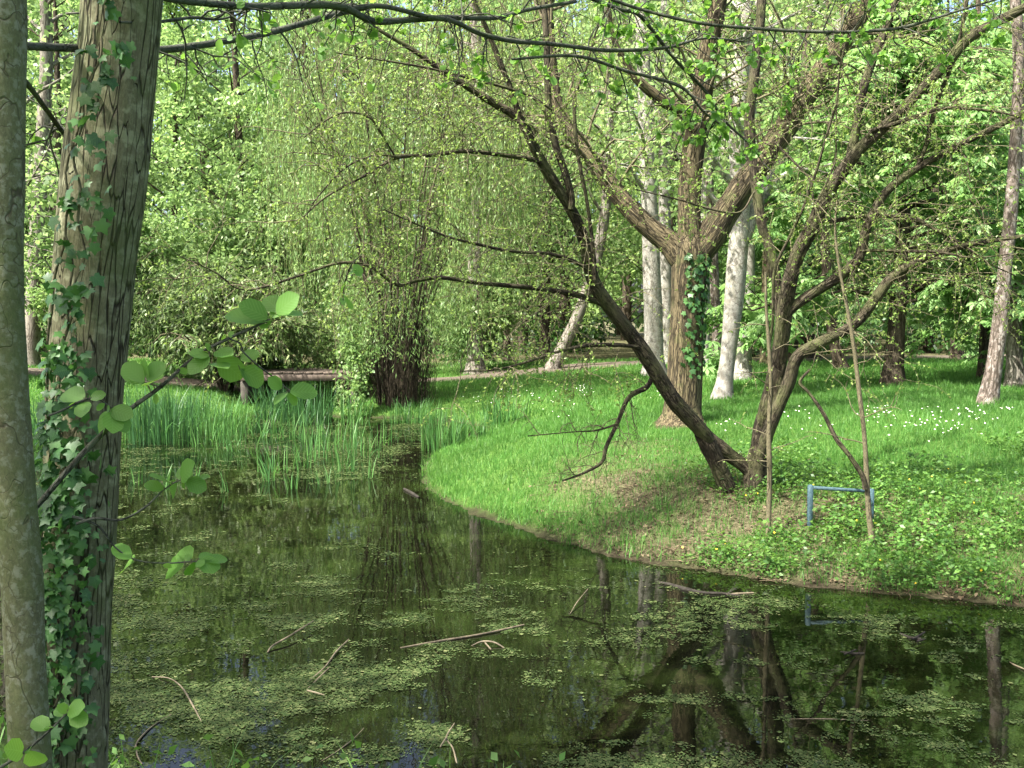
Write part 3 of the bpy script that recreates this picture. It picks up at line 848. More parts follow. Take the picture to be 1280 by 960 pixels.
# ------------------------------------------------------------------ weeping willow and shrub on the far bank
def weeping_willow():
    rng = np.random.default_rng(5)
    g = G(497, 505); g[2] = float(hgt(g[0:1], g[1:2])[0])
    root = thing('weeping_willow', 'weeping willow trailing thin yellow-green strands over a dark stem bundle at the pond end', 'tree', g)
    mb = MB(); n = 26; K = 10; t = np.linspace(0, 1, K)
    a = rng.uniform(0, 2 * np.pi, n); r0 = rng.uniform(0, .42, n); out = rng.uniform(1.2, 4.2, n); H = rng.uniform(7.5, 12, n)
    pts = np.stack([g[0] + np.cos(a)[:, None] * (r0[:, None] + out[:, None] * t ** 1.5), g[1] + np.sin(a)[:, None] * (r0[:, None] + out[:, None] * t ** 1.5) * .8,
                    g[2] - .2 + H[:, None] * t], -1) + np.cumsum(rng.normal(size=(n, K, 3)) * .035, 1)
    rad = rng.uniform(.018, .055, n)[:, None] * (1 - .92 * t ** .6)[None] + .004
    tubes(mb, pts, rad, 6, 0, lump=.05); mb.build('trunk', [M['bark_dark']], root, g)
    mb = MB()
    sp, sr = sub_twigs(rng, pts[:, 4:], rad[:, 4:], 5, 1.0, 2.4, K=6, up=.5, droop=.4, wig=.15)
    tubes(mb, sp, sr, 4, 0)
    m = 1150
    ib = rng.integers(0, len(sp), m); kb = rng.integers(2, 6, m)
    top = sp[ib, kb]
    z1 = g[2] + 1.5 + 3.6 * rng.uniform(0, 1, m) ** 1.2 + .7 * np.abs(top[:, 0] - g[0]) * rng.uniform(0, 1, m)
    Ls = np.clip(top[:, 2] - z1, .8, 7.5)
    Kk = 9; s = np.linspace(0, 1, Kk)
    drift = rng.normal(size=(m, 2)) * .22
    st = np.stack([top[:, 0:1] + drift[:, 0:1] * s ** .7, top[:, 1:2] + drift[:, 1:2] * s ** .7, top[:, 2:3] - Ls[:, None] * s + .12 * np.sin(s * np.pi)[None]], -1)
    st[:, :, :2] += np.cumsum(rng.normal(size=(m, Kk, 2)) * .02, 1)
    tubes(mb, st, np.linspace(.005, .003, Kk)[None] * np.ones((m, 1)), 3, 1)
    p, tt = on_twigs(rng, st, 46, .02)
    q = len(p)
    d = nrm(rdir(rng, q) * .5 + np.array([0, 0, -1.0]))
    L = rng.uniform(.07, .14, q)
    leaves(mb, p, d, rdir(rng, q, .3), L, L * .2, RHOMB, 2)
    # low leafy mound on the right side
    c = np.stack([g[0] + rng.uniform(-1.0, 2.4, 60), g[1] + rng.uniform(-1.1, .5, 60), g[2] + rng.uniform(1.2, 2.7, 60)], -1)
    ii = np.repeat(np.arange(60), 60); pos = c[ii] + rng.normal(size=(len(ii), 3)) * .25
    L = rng.uniform(.08, .17, len(ii))
    leaves(mb, pos, nrm(rdir(rng, len(ii)) * .6 + np.array([.1, -.1, -.8])), rdir(rng, len(ii), .3), L, L * .17, RHOMB, 2)
    fr = 420; a = rng.uniform(0, 2 * np.pi, fr); rr_ = rng.uniform(.3, .95, fr); s = np.linspace(0, 1, 6)
    st = np.stack([g[0] + .1 + np.cos(a)[:, None] * rr_[:, None] * (1 - .2 * s), g[1] + np.sin(a)[:, None] * rr_[:, None] * (1 - .2 * s), g[2] + (.7 + 2.6 * rng.uniform(0, 1, fr) ** 1.6)[:, None] * (1 - s) + .02 + (rng.uniform(0, 1, fr) ** 3 * .5)[:, None]], -1)
    st[:, :, :2] += np.cumsum(rng.normal(size=(fr, 6, 2)) * .025, 1)
    tubes(mb, st, rng.uniform(.003, .007, fr)[:, None] * np.ones((1, 6)), 3, 0)
    mb.build('crown', [M['bark_dark'], M['strand'], M['willow_leaf']], root, g)
    # hop-like climber hanging down the left side to the water
    g2 = np.array([g[0] - .95, g[1] - .9, 0.0]); g2[2] = .1
    o = thing('climbing_plant', 'yellow-green climber hanging in a narrow curtain left of the dark willow stems', 'plant', g2)
    mb = MB(); n = 16; t = np.linspace(0, 1, 10)
    x0 = rng.uniform(-.38, .38, n)
    pts = np.stack([g2[0] + x0[:, None] * (.6 + .5 * t) + .15 * np.sin(t * 5 + x0[:, None] * 9), g2[1] + rng.uniform(-.2, .2, n)[:, None] + .5 * t[None], g2[2] + rng.uniform(1.6, 2.7, n)[:, None] * t], -1)
    tubes(mb, pts, np.full((n, 10), .006), 4, 0); mb.build('stem', [M['twig']], o, g2)
    mb = MB(); p, tt = on_twigs(rng, pts, 110, .02); p += rng.normal(size=p.shape) * .07
    L = rng.uniform(.05, .10, len(p)); leaves(mb, p, nrm(rdir(rng, len(p)) + np.array([0, -.3, -.8])), rdir(rng, len(p), .5), L, L * .75, IVYL, 0)
    mb.build('foliage', [M['willow_leaf']], o, g2)
weeping_willow()

def bush(name, label, center, rx, ry, H, n, leaf, size, asp, seed, nb=40, zlow=.35, hang=.5):
    rng = np.random.default_rng(seed)
    g = np.array(center, float); g[2] = float(hgt(g[0:1], g[1:2])[0])
    root = thing(name, label, 'shrub', g)
    mb = MB(); K = 10; t = np.linspace(0, 1, K)
    a = rng.uniform(0, 2 * np.pi, nb); o = rng.uniform(.2, 1, nb)
    h = H * rng.uniform(.6, 1, nb) * (1 - .35 * o)
    pts = np.stack([g[0] + np.cos(a)[:, None] * rx * o[:, None] * t ** 1.3, g[1] + np.sin(a)[:, None] * ry * o[:, None] * t ** 1.3,
                    g[2] - .1 + h[:, None] * (1.55 * t - .6 * t ** 2.6 * (1 + .5 * o[:, None]))], -1) + np.cumsum(rng.normal(size=(nb, K, 3)) * .04, 1)
    rad = rng.uniform(.02, .05, nb)[:, None] * (1 - .85 * t)[None]
    tubes(mb, pts, rad, 5, 0); mb.build('stem', [M['bark_dark']], root, g)
    mb = MB()
    sp, sr = sub_twigs(rng, pts, rad, 12, .5, 1.4, K=6, up=.2, droop=hang, wig=.2); tubes(mb, sp, sr, 3, 0)
    p, tt = on_twigs(rng, sp, max(1, n // len(sp)), .15)
    p = p + rng.normal(size=p.shape) * .10
    keep = (p[:, 2] > g[2] + zlow * (.4 + rng.uniform(0, 1, len(p)))) & (rng.uniform(0, 1, len(p)) < .42 + .58 * sstep(p[:, 2] - g[2], .8, H * .5))
    p, tt = p[keep], tt[keep]; q = len(p)
    L = rng.uniform(.7, 1.4, q) * size
    leaves(mb, p, nrm(tt * .6 + rdir(rng, q) * .7 + np.array([0, 0, -hang])), rdir(rng, q, .6), L, L * asp, RHOMB, 1)
    mb.build('foliage', [M['twig'], M[leaf]], root, g)
    return root
bush('willow_shrub', 'large rounded grey-green shrub with narrow leaves overhanging the footbridge', (-7.6, 26.3, 0), 3.2, 2.4, 4.8, 30000, 'shrub_leaf', .17, .26, 41, 70)
bush('shade_backing', 'dark leaf mass added behind the grey-green shrub to stand in for its inner shade', (-8.2, 29.6, 0), 3.6, 1.2, 3.4, 22000, 'dark_leaf', .13, .6, 47, 50)  # added mass of dark leaves, backs the shrub's gaps in place of shade
bush('willow_shrub', 'smaller broad-leaved shrub filling the gap between footbridge and weeping willow', (-4.4, 27.6, 0), 1.7, 1.6, 3.6, 12000, 'wood_leaf', .11, .6, 42, 34)
bush('green_shrub', 'bright bushy shrub behind the foreground trunks, left of the grey-green shrub', (-11.8, 29.6, 0), 2.6, 2.0, 6.8, 22000, 'wood_leaf', .13, .6, 43, 36)
bush('green_shrub', 'tall light shrub rising behind the grey-green shrub', (-8.4, 31.8, 0), 3.6, 2.0, 9.5, 32000, 'wood_leaf', .15, .6, 44, 50)
bush('green_shrub', 'feathery pale shrub behind the grey trunk beside the weeping willow', (-1.2, 33.0, 0), 2.2, 1.8, 5.2, 12000, 'far_leaf', .14, .55, 45, 36)
bush('green_shrub', 'leafy shrub at the left edge behind the slim trunk', (-14.8, 25.5, 0), 2.2, 2.0, 5.0, 12000, 'wood_leaf', .13, .6, 46, 36)

TT('grey_trunk_tree', 'leafy grey tree at the left edge of the far bank, behind the slim trunk', 'tree',
   [(-18, 474, 22), (-16, 420, 19), (-14, 340, 18), (-12, 240, 17)], M['bark_grey'], 13, seed=21, nlimb=34, lmin=2.0, lmax=4.2, tmin=.4, per=60)
# ------------------------------------------------------------------ footbridge
def footbridge():
    rng = np.random.default_rng(3)
    c = np.array([-5.35, 24.9, 0])
    root = thing('footbridge', 'low weathered plank footbridge over the dark inlet below the shrub', 'bridge', (c[0], c[1], .2))
    o = np.array([c[0], c[1], .2])
    mb = MB()
    for k in range(11):
        boxm(mb, (c[0] - 1.25 + .25 * k, c[1] + .6, .98 + rng.uniform(-.006, .006)), (.24, 1.5, .05), rng.uniform(-.01, .01), 0)
    mb.build('deck', [M['plank']], root, o)
    for y in (-.08, 1.28):
        mb = MB(); boxm(mb, (c[0], c[1] + y, .865), (2.9, .12, .17), 0, 0, .01); mb.build('beam', [M['plank']], root, o)
    for x in (-1.3, 1.3):
        mb = MB(); boxm(mb, (c[0] + x * 1.06, c[1] + .66, .33), (.2, 1.4, .89), 0, 0, .03); mb.build('abutment', [M['stone']], root, o)
footbridge()

# ------------------------------------------------------------------ pollard willow on the lawn
def pollard():
    rng = np.random.default_rng(77)
    g = G(852, 533); d = float(g[1]); g[2] = float(hgt(g[0:1], g[1:2])[0])
    root = thing('pollard_willow', 'stout willow with ridged brown bark splitting into three heavy limbs on the lawn', 'tree', g)
    pts, rad = trace([(852, 540, 62), (853, 515, 46), (855, 480, 42), (857, 430, 42), (859, 380, 42), (861, 345, 44), (863, 312, 46), (865, 290, 30)], d, d, 40)
    hz = pts[:, 2] - g[2]
    rad = rad * (1 + .35 * np.exp(-np.maximum(hz, 0) / .15))
    mb = MB(); tubes(mb, pts, rad, 40, 0, lump=.11, lscale=3.5, seed=4); mb.build('trunk', [M['bark_willow']], root, g)
    limbs = [([(852, 322, 34), (838, 305, 30), (815, 287, 26), (790, 264, 25), (765, 235, 23), (744, 205, 21), (716, 168, 18), (697, 135, 16), (690, 95, 15), (686, 40, 14), (682, -20, 12), (676, -120, 8)], .8),
             ([(864, 320, 34), (862, 290, 30), (862, 240, 28), (866, 190, 27), (872, 150, 26), (879, 110, 25), (886, 60, 24), (896, 10, 22), (905, -60, 18), (912, -150, 10)], -.2),
             ([(868, 322, 36), (885, 300, 36), (906, 268, 34), (928, 235, 32), (952, 203, 31), (978, 165, 29), (1005, 122, 27), (1032, 82, 26), (1062, 38, 23), (1092, -10, 19), (1125, -80, 13), (1150, -150, 8)], -.8)]
    crownm = MB()
    for k, (c, e) in enumerate(limbs):
        p, r = trace(c, d, d + e)
        mb = MB(); tubes(mb, p, r, 20, 0, lump=.09, lscale=4, seed=8 + k); mb.build('limb', [M['bark_willow']], root, g)
        b, t, rr = along(rng, p, r, 34, .35, 1)
        tw, tr = twigs(rng, b, t, 34, .8, 2.4, .03, K=9, up=.45, droop=.25, wig=.2)
        tubes(crownm, tw, tr, 5, 0)
        s2, r2 = sub_twigs(rng, tw, tr, 5, .3, 1.1, K=6, up=.1, droop=.5, wig=.25, rend=.0025); tubes(crownm, s2, r2, 3, 0)
        q, tt = on_twigs(rng, s2, 9, .1); L = rng.uniform(.035, .07, len(q))
        leaves(crownm, q, nrm(tt * .5 + rdir(rng, len(q))), rdir(rng, len(q), .5), L, L * .45, RHOMB, 1)
        q, tt = on_twigs(rng, tw, 10, .1); L = rng.uniform(.035, .07, len(q))
        leaves(crownm, q, nrm(tt * .5 + rdir(rng, len(q))), rdir(rng, len(q), .5), L, L * .45, RHOMB, 1)
    p, r = trace([(868, 162, 12), (852, 140, 15), (830, 127, 14), (808, 110, 13), (791, 93, 11), (778, 72, 9), (766, 45, 7), (760, 0, 5)], d - .2, d - .8)
    mb = MB(); tubes(mb, p, r, 10, 0, lump=.08); mb.build('limb', [M['bark_willow']], root, g)
    # high crown above the picture: gives the dappled shade
    for c, e in limbs:
        p, r = trace(c, d, d + e); up = p[-1]
        b = np.repeat(up[None], 16, 0); t = np.repeat(nrm(p[-1] - p[-5])[None], 16, 0)
        tw, tr = twigs(rng, b, t, 16, 1.6, 3.4, .05, K=8, up=.6, droop=.3, wig=.2); tubes(crownm, tw, tr, 5, 0)
        s2, r2 = sub_twigs(rng, tw, tr, 8, .5, 1.6, K=6, up=.1, droop=.6, wig=.2); tubes(crownm, s2, r2, 3, 0)
        q, tt = on_twigs(rng, s2, 9, .1); L = rng.uniform(.06, .11, len(q))
        leaves(crownm, q + rng.normal(size=q.shape) * .1, nrm(tt * .5 + rdir(rng, len(q))), rdir(rng, len(q), .5), L, L * .35, RHOMB, 1)
    crownm.build('crown', [M['twig'], M['twig_leaf']], root, g)
    # ivy on the shaded side of the trunk
    base = np.array([g[0] + .45, g[1], g[2]])
    o = thing('ivy_plant', 'dark ivy clinging to the right side of the ridged willow trunk', 'ivy', base)
    n = 340
    py = rng.uniform(318, 470, n) ; yy = np.clip((py - 318) / 150, 0, 1)
    keep = rng.uniform(0, 1, n) > yy * .75; py = py[keep]; n = len(py)
    ang = rng.uniform(-1.9, .15, n)                       # angle round the trunk, 0 = +x
    cx = np.interp(py, [312, 430, 515], [863, 857, 853]); rw = np.interp(py, [312, 430, 515], [46, 43, 47]) / 2 * d / FPX * 1.06
    pos = P(cx, py, d) + np.stack([np.cos(ang) * rw, np.sin(ang) * rw, np.zeros(n)], -1)
    out = np.stack([np.cos(ang), np.sin(ang), .3 + 0 * ang], -1)
    mb = MB(); L = rng.uniform(.06, .11, n)
    leaves(mb, pos, nrm(np.array([0, 0, -1.0]) + rng.normal(size=(n, 3)) * .5), nrm(out + rng.normal(size=(n, 3)) * .35), L, L, IVYL, 0)
    mb.build('foliage', [M['ivy_leaf']], o, base)
    return d
pollard()

# ------------------------------------------------------------------ many-stemmed tree on the bank
def many_stemmed():
    rng = np.random.default_rng(19)
    g = G(925, 612); d = float(g[1]); g[2] = float(hgt(g[0:1], g[1:2])[0])
    root = thing('many_stemmed_tree', 'low spreading many-stemmed tree with crooked mossy limbs on the pond bank', 'tree', g)
    mb = MB()
    for c, e in (([(943, 622, 34), (943, 600, 29), (947, 575, 26), (952, 550, 25), (958, 520, 25)], 0),
                 ([(917, 624, 25), (906, 602, 22), (896, 580, 21), (887, 558, 22), (878, 540, 20)], -.15),
                 ([(946, 600, 20), (930, 582, 17), (908, 566, 18), (886, 549, 20), (874, 536, 18)], .1)):
        p, r = trace(c, d, d + e, 24); tubes(mb, p, r, 20, 0, lump=.14, lscale=9, seed=3)
    mb.build('trunk', [M['bark_multi']], root, g)
    L = []   # (points, d0, d1, twig count, twig length)
    L1 = [(886, 552, 22), (878, 540, 27), (858, 518, 29), (838, 495, 28), (818, 462, 28), (797, 430, 27), (766, 389, 27), (747, 362, 25), (738, 340, 23), (730, 302, 21), (718, 270, 20), (691, 226, 19), (675, 199, 19), (651, 151, 17), (619, 130, 14), (584, 108, 12), (560, 94, 11), (520, 65, 9), (475, 38, 7), (430, 8, 5)]
    L.append((L1, -.15, -1.6, 46, 1.3))
    L.append(([(952, 550, 22), (958, 520, 30), (966, 480, 27), (976, 430, 26), (984, 368, 25), (997, 318, 25), (1017, 281, 25), (1032, 246, 23), (1059, 206, 21), (1080, 181, 20), (1115, 150, 17), (1155, 108, 16), (1183, 80, 17), (1215, 45, 16), (1280, 10, 15), (1350, -30, 12), (1450, -90, 7)], 0, -1.2, 40, 1.4))
    L.append(([(1062, 202, 15), (1067, 178, 15), (1076, 122, 15), (1090, 78, 14), (1102, 50, 13), (1118, 0, 12), (1130, -60, 9), (1140, -140, 5)], -.5, -.4, 22, 1.2))
    L.append(([(975, 400, 14), (970, 347, 17), (962, 310, 16), (952, 280, 16), (944, 225, 16), (938, 180, 17), (937, 143, 17), (942, 100, 17), (948, 55, 16), (952, 0, 15), (955, -80, 11), (956, -170, 6)], .1, .6, 22, 1.3))
    L.append(([(964, 520, 16), (973, 480, 19), (978, 440, 18), (983, 395, 16), (1005, 374, 17), (1030, 358, 18), (1050, 345, 18), (1072, 325, 17), (1080, 300, 16), (1086, 278, 15), (1109, 239, 14), (1147, 210, 12), (1192, 185, 11), (1242, 160, 10), (1285, 138, 9), (1360, 100, 6)], -.1, -.8, 40, 1.2))
    L.append(([(950, 570, 18), (968, 520, 22), (985, 480, 22), (997, 446, 20), (1026, 428, 19), (1067, 406, 18), (1092, 377, 17), (1117, 345, 16), (1163, 320, 12), (1213, 306, 8), (1272, 296, 6), (1330, 285, 4)], -.2, -1.0, 34, 1.1))
    L.append(([(714, 262, 10), (714, 246, 12), (706, 215, 12), (695, 183, 12), (686, 135, 11), (684, 80, 11), (682, 30, 10), (676, -40, 8), (670, -120, 5)], -.9, -.7, 20, 1.1))
    L.append(([(744, 350, 7), (742, 318, 7), (734, 254, 6), (722, 190, 6), (718, 135, 6), (722, 110, 5), (731, 90, 4), (745, 40, 3), (760, 10, 2)], -.8, -1.1, 12, .9))
    L.append(([(667, 190, 9), (651, 150, 10), (640, 115, 9), (628, 85, 9), (610, 40, 8), (592, 0, 7), (570, -60, 4)], -1.1, -1.3, 14, 1.0))
    L.append(([(752, 380, 9), (746, 377, 10), (728, 371, 10), (710, 366, 9), (659, 359, 8), (600, 354, 7), (551, 347, 7), (520, 351, 6), (496, 356, 6), (460, 332, 5), (423, 329, 5), (376, 344, 4), (325, 360, 4), (296, 360, 3), (270, 341, 3), (237, 325, 2)], -.6, -2.2, 34, .9))
    L.append(([(732, 338, 6), (728, 332, 7), (691, 318, 6), (639, 314, 5), (600, 306, 5), (560, 296, 4), (520, 280, 3), (480, 262, 2)], -.7, -1.9, 22, .9))
    L.append(([(676, 205, 7), (667, 200, 8), (623, 193, 7), (580, 189, 7), (540, 194, 6), (496, 197, 6), (470, 212, 5), (440, 228, 4), (405, 248, 3), (370, 280, 2)], -1.0, -2.2, 24, .9))
    L.append(([(500, 197, 4), (480, 194, 4), (455, 198, 3), (425, 215, 3), (390, 255, 2)], -1.7, -2.2, 8, .6))
    L.append(([(494, 196, 3), (475, 165, 3), (460, 146, 4), (430, 141, 3), (405, 152, 3), (380, 172, 2)], -1.7, -2.1, 8, .6))
    L.append(([(690, 138, 4), (670, 124, 5), (640, 112, 5), (580, 96, 4), (530, 84, 4), (470, 74, 3), (420, 66, 2)], -1.1, -2.0, 12, .7))
    L.append(([(800, 434, 6), (770, 431, 7), (734, 432, 6), (700, 439, 5), (660, 452, 4), (620, 462, 3), (575, 464, 2)], -.5, -1.6, 16, .7))
    L.append(([(816, 470, 8), (808, 484, 9), (786, 497, 8), (772, 528, 7), (758, 558, 7), (752, 578, 6), (728, 592, 4), (703, 601, 3)], -.35, -.9, 10, .5))
    L.append(([(772, 530, 4), (745, 538, 3), (715, 540, 2), (660, 545, 2)], -.7, -.9, 6, .35))
    L.append(([(1019, 284, 7), (1024, 281, 9), (1045, 276, 8), (1067, 271, 8), (1113, 270, 7), (1147, 276, 7), (1175, 290, 6), (1197, 302, 5), (1234, 328, 3), (1270, 345, 2)], -.3, -.8, 20, .8))
    L.append(([(1078, 314, 5), (1095, 313, 5), (1130, 314, 5), (1172, 315, 4), (1215, 322, 3), (1262, 318, 2)], -.5, -1.2, 14, .8))
    L.append(([(1084, 175, 6), (1092, 163, 8), (1118, 155, 8), (1147, 145, 7), (1170, 138, 6), (1192, 135, 6), (1242, 139, 4), (1290, 150, 3)], -.6, -1.0, 14, .9))
    L.append(([(1147, 208, 7), (1158, 180, 8), (1167, 143, 8), (1177, 112, 7), (1184, 97, 7), (1196, 60, 6), (1206, 20, 5), (1216, -40, 3)], -.5, -.9, 14, .9))
    L.append(([(960, 440, 4), (966, 400, 5), (968, 340, 5), (985, 300, 5), (1003, 262, 5), (1020, 215, 5), (1036, 160, 4), (1046, 126, 4), (1050, 85, 3), (1060, 40, 2)], -.3, -.9, 16, .8))
    L.append(([(1046, 128, 3), (1045, 160, 3), (1044, 200, 3), (1030, 235, 3), (1015, 262, 2)], -.6, -.7, 6, .5))
    L.append(([(968, 178, 4), (990, 200, 4), (1010, 222, 3), (1016, 245, 3), (1018, 275, 2)], -.3, -.6, 6, .5))
    L.append(([(943, 240, 4), (925, 265, 3), (890, 262, 3), (850, 250, 3), (800, 238, 2), (750, 225, 2)], -.2, -1.0, 10, .6))
    crownm = MB()
    for k, (c, d0, d1, nt, tl) in enumerate(L):
        p, r = trace(c, d + d0, d + d1); r = r * (.70 if k == 0 else .76)
        mb = MB(); tubes(mb, p, r, 16 if c[1][2] > 12 else 8, 0, lump=.10 if c[1][2] > 12 else .05, lscale=7, seed=20 + k)
        mb.build('limb', [M['bark_multi']], root, g)
        nt = int(nt * (.85 if k in (1, 2, 4, 5, 18, 19, 20, 21, 22) else 1.25))
        b, t, rr = along(rng, p, r, nt, .3 if k in (0, 1, 3, 4, 5) else .12, 1)
        tw, tr = twigs(rng, b, t, nt, tl * .5, tl * 1.35, np.minimum(rr * .6, .0036), K=10, up=.3, droop=.5, wig=.17, rend=.0014)
        tubes(crownm, tw, tr, 4, 0)
        s2, r2 = sub_twigs(rng, tw, tr, 4, tl * .2, tl * .7, K=7, up=.05, droop=.6, wig=.2, rend=.0011); tubes(crownm, s2, r2, 3, 0)
        for arr, m in ((s2, 15), (tw, 9)):
            q, tt = on_twigs(rng, arr, m, .2); q = q[q[:, 2] > g[2] + .9] if True else q
            L_ = rng.uniform(.018, .042, len(q))
            leaves(crownm, q, rdir(rng, len(q), -.1), rdir(rng, len(q), .6), L_, L_ * .6, RHOMB, 1)
    crownm.build('crown', [M['twig'], M['twig_leaf']], root, g)
    return d
MS_D = many_stemmed()

# ------------------------------------------------------------------ saplings on the bank
def sapling(label, ctrl, dd, nt, seed, mat='twig', extra=None):
    rng = np.random.default_rng(seed)
    g = G(ctrl[0][0], ctrl[0][1]); d = float(g[1])
    root = thing('sapling', label, 'sapling', g)
    p, r = trace(ctrl, d, d + dd); r = r * .74; p = np.vstack([p[0] - np.array([0, 0, .12]), p]); r = np.concatenate([r[:1], r])
    mb = MB(); tubes(mb, p, r, 8, 0, lump=.06, lscale=12); mb.build('stem', [M[mat]], root, g)
    if extra:
        q, rq = trace(extra[0], d + extra[1], d + extra[2]); mb = MB(); tubes(mb, q, rq, 6, 0, lump=.05); mb.build('branch', [M['bark_multi']], root, g)
    mb = MB()
    b, t, rr = along(rng, p, r, nt, .25, 1)
    tw, tr = twigs(rng, b, t, nt, .15, .8, .004, K=8, up=.1, droop=.25, wig=.2, spread=1.2, rend=.0018); tubes(mb, tw, tr, 4, 0)
    s2, r2 = sub_twigs(rng, tw, tr, 2, .08, .25, K=5, rend=.0015); tubes(mb, s2, r2, 3, 0)
    q, tt = on_twigs(rng, np.concatenate([tw[:, :5], s2]), 4, .4); L_ = rng.uniform(.016, .034, len(q))
    leaves(mb, q, rdir(rng, len(q)), rdir(rng, len(q), .7), L_, L_ * .6, RHOMB, 1)
    mb.build('crown', [M['twig'], M['twig_leaf']], root, g)
sapling('thin straight sapling standing in front of the many-stemmed tree', [(960, 672, 9), (961, 640, 9), (962, 590, 9), (961, 540, 8), (963, 480, 7), (961, 430, 7), (958, 390, 5), (957, 340, 4)], .1, 12, 3)
sapling('thin crooked sapling standing in front of the blue frame', [(1091, 682, 11), (1086, 640, 10), (1083, 590, 9), (1080, 540, 8), (1074, 490, 8), (1068, 440, 7), (1060, 390, 6), (1050, 340, 5), (1044, 290, 4), (1046, 250, 3)], .2, 20, 4, 'twig',
        ([(1082, 612, 7), (1078, 595, 7), (1062, 570, 6), (1045, 548, 6), (1030, 518, 5), (1012, 492, 4), (1000, 478, 4), (1012, 462, 3)], 0, .25))

# ------------------------------------------------------------------ blue frame on the bank
def blue_frame():
    a = G(1011, 664); b = G(1089, 672)
    d = 9.6
    pa = P(1012, 663, d); pb = P(1088, 664, d - .05); ta = P(1012, 606, d); tb = P(1088, 611, d - .05)
    c = (pa + pb) / 2
    root = thing('blue_frame', 'small weathered blue frame of two posts and a top rail on the weedy bank', 'frame', c)
    for bot, top in ((pa, ta), (pb, tb)):
        gz = float(hgt(bot[0:1], bot[1:2])[0])
        z0, z1 = min(gz, bot[2]) - .15, top[2]
        mb = MB(); boxm(mb, (bot[0], bot[1], (z0 + z1) / 2), (.046, .046, z1 - z0), .12, 0, .006); mb.build('post', [M['blue_paint']], root, c)
    m = (ta + tb) / 2; ln = float(np.linalg.norm(tb - ta)) - .066
    mb = MB(); boxm(mb, (m[0], m[1], m[2] - .025), (ln, .034, .03), math.atan2(tb[1] - ta[1], tb[0] - ta[0]), 0, .005, math.atan2(tb[2] - ta[2], tb[0] - ta[0]))
    mb.build('rail', [M['blue_paint']], root, c)
blue_frame()

# ------------------------------------------------------------------ foreground trunks, ivy, branches, sprigs
def fore_tree():
    rng = np.random.default_rng(8)
    D = 3.6
    ctrl = [(84, 1060, 100), (87, 960, 92), (92, 840, 89), (96, 720, 88), (102, 600, 89), (107, 480, 92), (114, 390, 94), (123, 300, 97), (131, 220, 101), (140, 140, 96), (148, 60, 92), (153, 0, 92), (160, -90, 90), (172, -220, 84)]
    p, r = trace(ctrl, D, D + .25, 90)
    g = p[0].copy(); g[2] = float(hgt(g[0:1], g[1:2])[0])
    root = thing('alder_tree', 'thick foreground trunk with cracked grey bark and ivy up its left side', 'tree', g)
    ex = np.array([p[-1] + np.array([.10, .03, .75]) * (k + 1) + np.array([0, 0, .02 * k]) for k in range(12)])
    pp = np.vstack([p[0] - np.array([0, 0, .5]), p, ex]); rr = np.concatenate([r[:1] * 1.3, r, r[-1] * np.linspace(.95, .25, 12)])
    q = smooth_line(np.column_stack([pp, rr]), 320)
    mb = MB(); tubes(mb, q[:, :3], q[:, 3], 96, 0, lump=.035, lscale=7, seed=6); mb.build('trunk', [M['bark_fore']], root, g)
    mb = MB(); crown_on(mb, rng, q[150:, :3], q[150:, 3], 14, 40, 1.8, 4.2, .12, 60, tmin=.3, spread=.45, prune=True, up=.9); mb.build('crown', [M['branch_fore'], M['alder_leaf']], root, g)
    # ivy
    o = thing('ivy_plant', 'ivy with lobed leaves climbing the left side of the thick foreground trunk', 'ivy', g)
    rng = np.random.default_rng(14)
    cpx = np.array(ctrl)
    def on_trunk(py, ang, lift=1.03):
        cx = np.interp(py, cpx[::-1, 1], cpx[::-1, 0]); w = np.interp(py, cpx[::-1, 1], cpx[::-1, 2]) / 2 * D / FPX
        c = P(cx, py, D)
        return c + np.stack([np.sin(ang) * w * lift, -np.cos(ang) * w * lift, 0 * ang], -1), np.stack([np.sin(ang), -np.cos(ang), 0 * ang], -1)
    mb = MB()
    for a0, y0, y1, ph in ((-.35, 1050, -60, 0), (-.7, 1050, 300, 2), (.05, 1050, 480, 4), (-.15, 700, 60, 1), (.2, 1050, 640, 3)):
        py = np.linspace(y0, y1, 60); ang = a0 + .2 * np.sin(py * .021 + ph) + .08 * np.sin(py * .08 + ph)
        pt, _ = on_trunk(py, ang, 1.02); tubes(mb, pt, np.full(60, .0045), 5, 0)
    mb.build('stem', [M['twig']], o, g)
    n = 460
    py = np.concatenate([rng.uniform(430, 1040, 640), rng.uniform(-60, 430, 190), rng.uniform(560, 820, 200)])
    n = len(py)
    wid = np.interp(py, [-60, 430, 600, 1040], [.26, .34, .50, .62])
    ang = np.interp(py, [-60, 300, 600, 1040], [.18, -.15, -.2, -.05]) + rng.normal(size=n) * wid
    ang = np.clip(ang, -1.5, 1.05)
    pos, out = on_trunk(py, ang, 1.035)
    pos = pos + out * rng.uniform(.0, .02, n)[:, None]
    L = rng.uniform(.02, .056, n) * np.where(rng.uniform(0, 1, n) < .2, .7, 1)
    dd = nrm(np.array([0, 0, -.8]) + out * .35 + rng.normal(size=(n, 3)) * .6)
    nn = nrm(out + np.array([0, 0, .45]) + rng.normal(size=(n, 3)) * .35)
    mb = MB(); leaves(mb, pos, dd, nn, L, L * .95, IVYL, 0); mb.build('foliage', [M['ivy_leaf']], o, g)
fore_tree()

